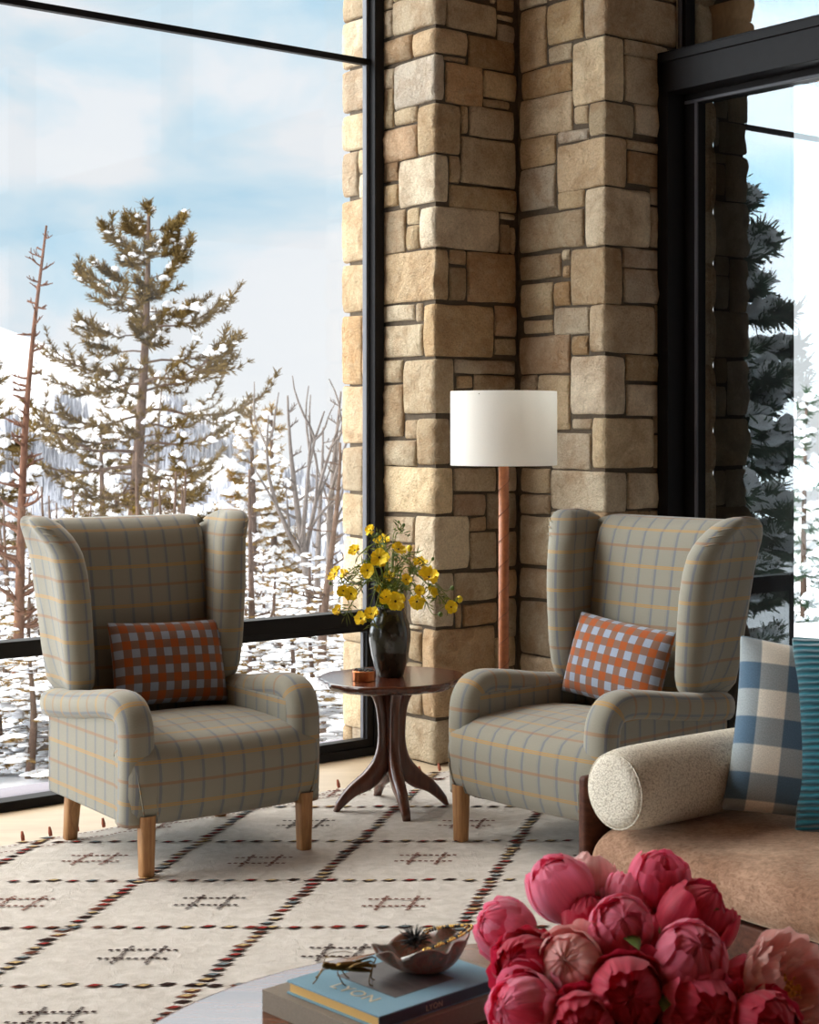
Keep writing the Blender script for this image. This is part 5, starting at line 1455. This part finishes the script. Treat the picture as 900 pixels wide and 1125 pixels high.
def grasshopper():
    c = atz(378, 1079, BT); c.z = BT
    head = Vector((-1, .10, 0)).normalized(); side = Vector((-head.y, head.x, 0))
    t = thing('brass_grasshopper', 'brass grasshopper figurine standing on the blue book', 'figurine', c)
    def q(a, s, z): return head*a+side*s+Z*z
    m = MB()
    pts = smoothpath([q(-.046, 0, .020), q(-.03, 0, .0215), (q(-.01, 0, .023)), q(.012, 0, .0245), q(.022, 0, .026), q(.03, 0, .027), q(.036, 0, .0255)], 4)
    rad = [interp([0, .15, .5, .62, .7, .8, .9, 1], [.002, .0042, .0052, .0062, .0048, .0058, .0052, .003], k/(len(pts)-1)) for k in range(len(pts))]
    m.tube(pts, rad, 'brass', 12); m.build('body', t)
    m = MB()
    for s in (-1, 1): m.ball(q(.033, s*.0045, .029), .002, 'brass', 8, 6)
    m.build('eyes', t)
    for s in (-1, 1):
        m = MB(); P = []
        for k in range(8):
            f = k/7; P.append([q(.012-.066*f, s*.0055, .027+.001*f), q(.012-.066*f, s*.002, .031+.004*math.sin(PI*f)-.001*f)])
        m.grid(P, 'brass'); m.build('wing', t, solid=.0006)
        m = MB(); m.tube(smoothpath([q(.035, s*.002, .029), q(.028, s*.008, .043), q(.004, s*.014, .046), q(-.012, s*.016, .044)], 5), .0007, 'brass', 6); m.build('antenna', t)
        m = MB(); m.tube(smoothpath([q(.024, s*.004, .023), q(.034, s*.012, .022), q(.045, s*.014, .006), q(.05, s*.015, .0008)], 4), .0011, 'brass', 6); m.build('front_leg', t)
        m = MB(); m.tube(smoothpath([q(.01, s*.005, .02), q(.008, s*.014, .018), q(.0, s*.018, .005), q(-.006, s*.019, .0008)], 4), .0010, 'brass', 6); m.build('middle_leg', t)
        m = MB(); m.tube([q(-.004, s*.005, .022), q(-.02, s*.010, .032), q(-.046, s*.011, .040), q(-.052, s*.012, .037)], [.0022, .0024, .0014, .0012], 'brass', 8)
        m.tube(smoothpath([q(-.052, s*.012, .038), q(-.046, s*.013, .02), q(-.044, s*.014, .004), q(-.050, s*.015, .0008)], 4), .001, 'brass', 6); m.build('hind_leg', t)
grasshopper()

# ================================================================== PEONIES
# px, py, depth, radius, openness, colour, lean (x, y, z), label
PE = [(618, 977, 2.74, .056, .12, 'p_pink', (-.55, -.1, .8), 'bright pink globe peony high on the left of the bunch'),
      (648, 972, 2.80, .050, .1, 'p_blush', (.1, .4, .9), 'paler pink peony bud tucked behind the high left globe'),
      (724, 968, 2.72, .049, .12, 'p_rose', (.1, -.2, 1), 'rose-pink globe peony at the very top of the bunch'),
      (682, 1020, 2.60, .050, .08, 'p_mauve', (0, -.75, .6), 'dusky pink round peony bud in the middle of the bunch'),
      (692, 984, 2.72, .040, .35, 'p_pink', (.2, .2, 1), 'small loose pink peony peeking above the dusky middle bud'),
      (556, 1022, 2.66, .050, .2, 'p_pink', (-.8, -.3, .5), 'pink peony farthest left, turned sideways'),
      (580, 1062, 2.58, .052, .65, 'p_crimson', (-.6, -.6, .4), 'loose crimson peony with spread petals at lower left'),
      (626, 1062, 2.56, .054, .35, 'p_pale', (-.25, -.85, .45), 'pale salmon-pink peony in front, left of the dusky middle bud'),
      (764, 1012, 2.66, .062, .15, 'p_crimson', (.5, -.1, .8), 'deep crimson peony right of the centre, behind a dusky bud'),
      (758, 1056, 2.54, .057, .06, 'p_mauve', (.15, -.7, .7), 'large smooth dusky rose bud right of the centre, in front'),
      (577, 1110, 2.50, .055, .3, 'p_pink', (-.7, -.6, .3), 'pink peony lowest at the left, over the book corner'),
      (690, 1095, 2.50, .060, .5, 'p_crimson', (-.05, -.95, .3), 'dark crimson open peony low in the middle front'),
      (770, 1112, 2.50, .060, .4, 'p_rose', (.2, -.9, .3), 'deep rose peony low in front, right of the dark crimson one'),
      (820, 1086, 2.58, .046, .3, 'p_rose', (.6, -.5, .5), 'small rose peony between the deep rose and the pale open bloom'),
      (868, 1086, 2.54, .066, 1.0, 'p_blush', (.55, -.75, .5), 'open blush-pink peony with golden stamens at lower right'),
      (650, 1012, 2.68, .040, .5, 'p_crimson', (0, 0, 1), 'small crimson peony wedged behind the middle buds'),
      (722, 1030, 2.68, .045, .4, 'p_rose', (0, .2, 1), 'rose peony half hidden between the middle buds'),
      (640, 1128, 2.46, .050, .4, 'p_crimson', (-.2, -.9, .2), 'crimson peony at the bottom edge under the salmon-pink one'),
      (840, 1130, 2.46, .055, .4, 'p_crimson', (.4, -.9, .2), 'crimson peony at the bottom edge below the open bloom')]
PV = Vector((.345, 2.62, CT))
def peonies():
    o = MB(); o.lathe([(0, 0), (.06, 0), (.066, .006), (.092, .05), (.098, .085), (.086, .12), (.066, .14), (.062, .15), (.058, .15), (.06, .138), (.085, .1), (.07, .02), (0, .015)], 'white_ceramic', 48)
    v = o.build('peony_vase', loc=PV); tag(v, 'white ceramic vase under the pink peonies', 'vase')
    G = 'peonies in the white vase'; mouth = PV+Z*.145
    for i, (px, py, Y, R, op, mt, ln, lb) in enumerate(PE):
        rn = random.Random(100+i); p = at(px, py, Y); ax = Vector(ln).normalized()
        t = thing('peony', lb, 'flower', p, 0, G)
        xa = ax.orthogonal().normalized(); ya = ax.cross(xa)
        def petal(m, az, r, half, th0, th1, flare, ruf, seed, mat, notch=.1):
            P, Q = [], []; NU, NV = 9, 9
            for u in range(NU):
                f = u/(NU-1); row, q = [], []
                for w in range(NV):
                    g = -1+2*w/(NV-1)
                    edge = 1-notch*abs(g)**2.2-.05*math.cos(g*7+seed)*.6
                    th = th0+(th1-th0)*f*edge
                    wd = half*math.sin(min(1, .28+f*.95)*PI/2)*(1-.12*max(0, f-.8)/.2)
                    a = az+g*wd
                    rr = r*(1+flare*f**2.5+.05*(1-g*g)*f+ruf*f*f*math.sin(g*9+seed)+ruf*.6*noise.noise(Vector((g*2+seed, f*2, seed))))
                    st = math.sin(th)
                    row.append((xa*math.cos(a)+ya*math.sin(a))*rr*st-ax*rr*math.cos(th)*1.08)
                    q.append((g*.5+seed, f))
                P.append(row); Q.append(q)
            m.grid(P, mat, uv=Q)
        m = MB()
        inner = MATS and {'p_pink': 'p_rose', 'p_rose': 'p_crimson', 'p_crimson': 'p_crimson', 'p_pale': 'p_blush', 'p_mauve': 'p_mauve', 'p_blush': 'p_pale'}[mt]
        if op < .9:
            layers = [(.70, 6, .9, PI*1.08, 0.0), (.80, 7, .8, PI*(1.06-.05*op), .0), (.87, 7, .75, PI*(1.03-.12*op), .02+.05*op), (.94, 7, .7, PI*(.98-.26*op), .03+.12*op), (1.0, 6, .72, PI*(.82-.26*op), .03+.25*op)]
            if op > .25: layers.append((1.03, 5, .65, PI*(.58-.15*op), .3*op+.1))
        else:
            layers = [(.5, 7, .5, PI*.72, .25), (.72, 8, .5, PI*.66, .2), (.92, 8, .55, PI*.6, .25), (1.06, 8, .6, PI*.54, .3)]
        for li, (k, n, half, th1, fl) in enumerate(layers):
            for j in range(n):
                petal(m, 2*PI*(j+.5*(li % 2))/n+rn.uniform(-.2, .2), R*k*rn.uniform(.94, 1.05), half*rn.uniform(.85, 1.1), .35 if op < .9 else .5, th1*(rn.uniform(.93, 1.03) if li < 2 or op > .9 else rn.uniform(.72, 1.0)), fl*rn.uniform(.5, 1.4), .03+.07*op, rn.uniform(0, 9), mt if li >= len(layers)-2 or rn.random() < .6 else inner, .10)
        m.build('petals', t, subsurf=1)
        if op >= .9:
            m = MB()
            for k in range(70):
                d = (ax*rn.uniform(.5, 1)+xa*rn.uniform(-.6, .6)+ya*rn.uniform(-.6, .6)).normalized(); L = R*rn.uniform(.3, .55)
                b0 = -ax*R*.35; m.tube([b0, b0+d*L], .0007, 'stamen', 4); m.ball(b0+d*L, .0022, 'stamen', 6, 4)
            m.build('stamens', t)
        m = MB()
        for k in range(5):
            a = 2*PI*k/5+.4; P = []
            for u in range(5):
                f = u/4; th = .1+1.0*f; w = .32*math.sin(PI*min(.98, f+.12)); row = []
                for g in (-1, 0, 1): row.append((xa*math.cos(a+g*w)+ya*math.sin(a+g*w))*R*1.05*math.sin(th)-ax*R*1.13*math.cos(th))
                P.append(row)
            m.grid(P, 'dark_leaf')
        m.build('sepals', t)
        m = MB(); e = mouth+Vector((rn.uniform(-.03, .03), rn.uniform(-.03, .03), -.06))-p
        m.tube(smoothpath([-ax*R*1.0, -ax*(R+.03)+(e*.2), e*.7, e], 5), .003, 'green_stem', 8); m.build('stem', t)
        if i in (3, 8, 1, 12):
            m = MB(); P = []; d = (Vector((ln[0], ln[1], .2))+Vector((rn.uniform(-.5, .5), 0, 0))).normalized(); s = d.cross(Z).normalized()
            for u in range(7):
                f = u/6; w = .016*math.sin(PI*f)**.8; b = e*.35+d*.1*f+Z*.02*math.sin(PI*f); P.append([b-s*w, b+Z*.003, b+s*w])
            m.grid(P, 'dark_leaf'); m.build('leaf', t)
peonies()
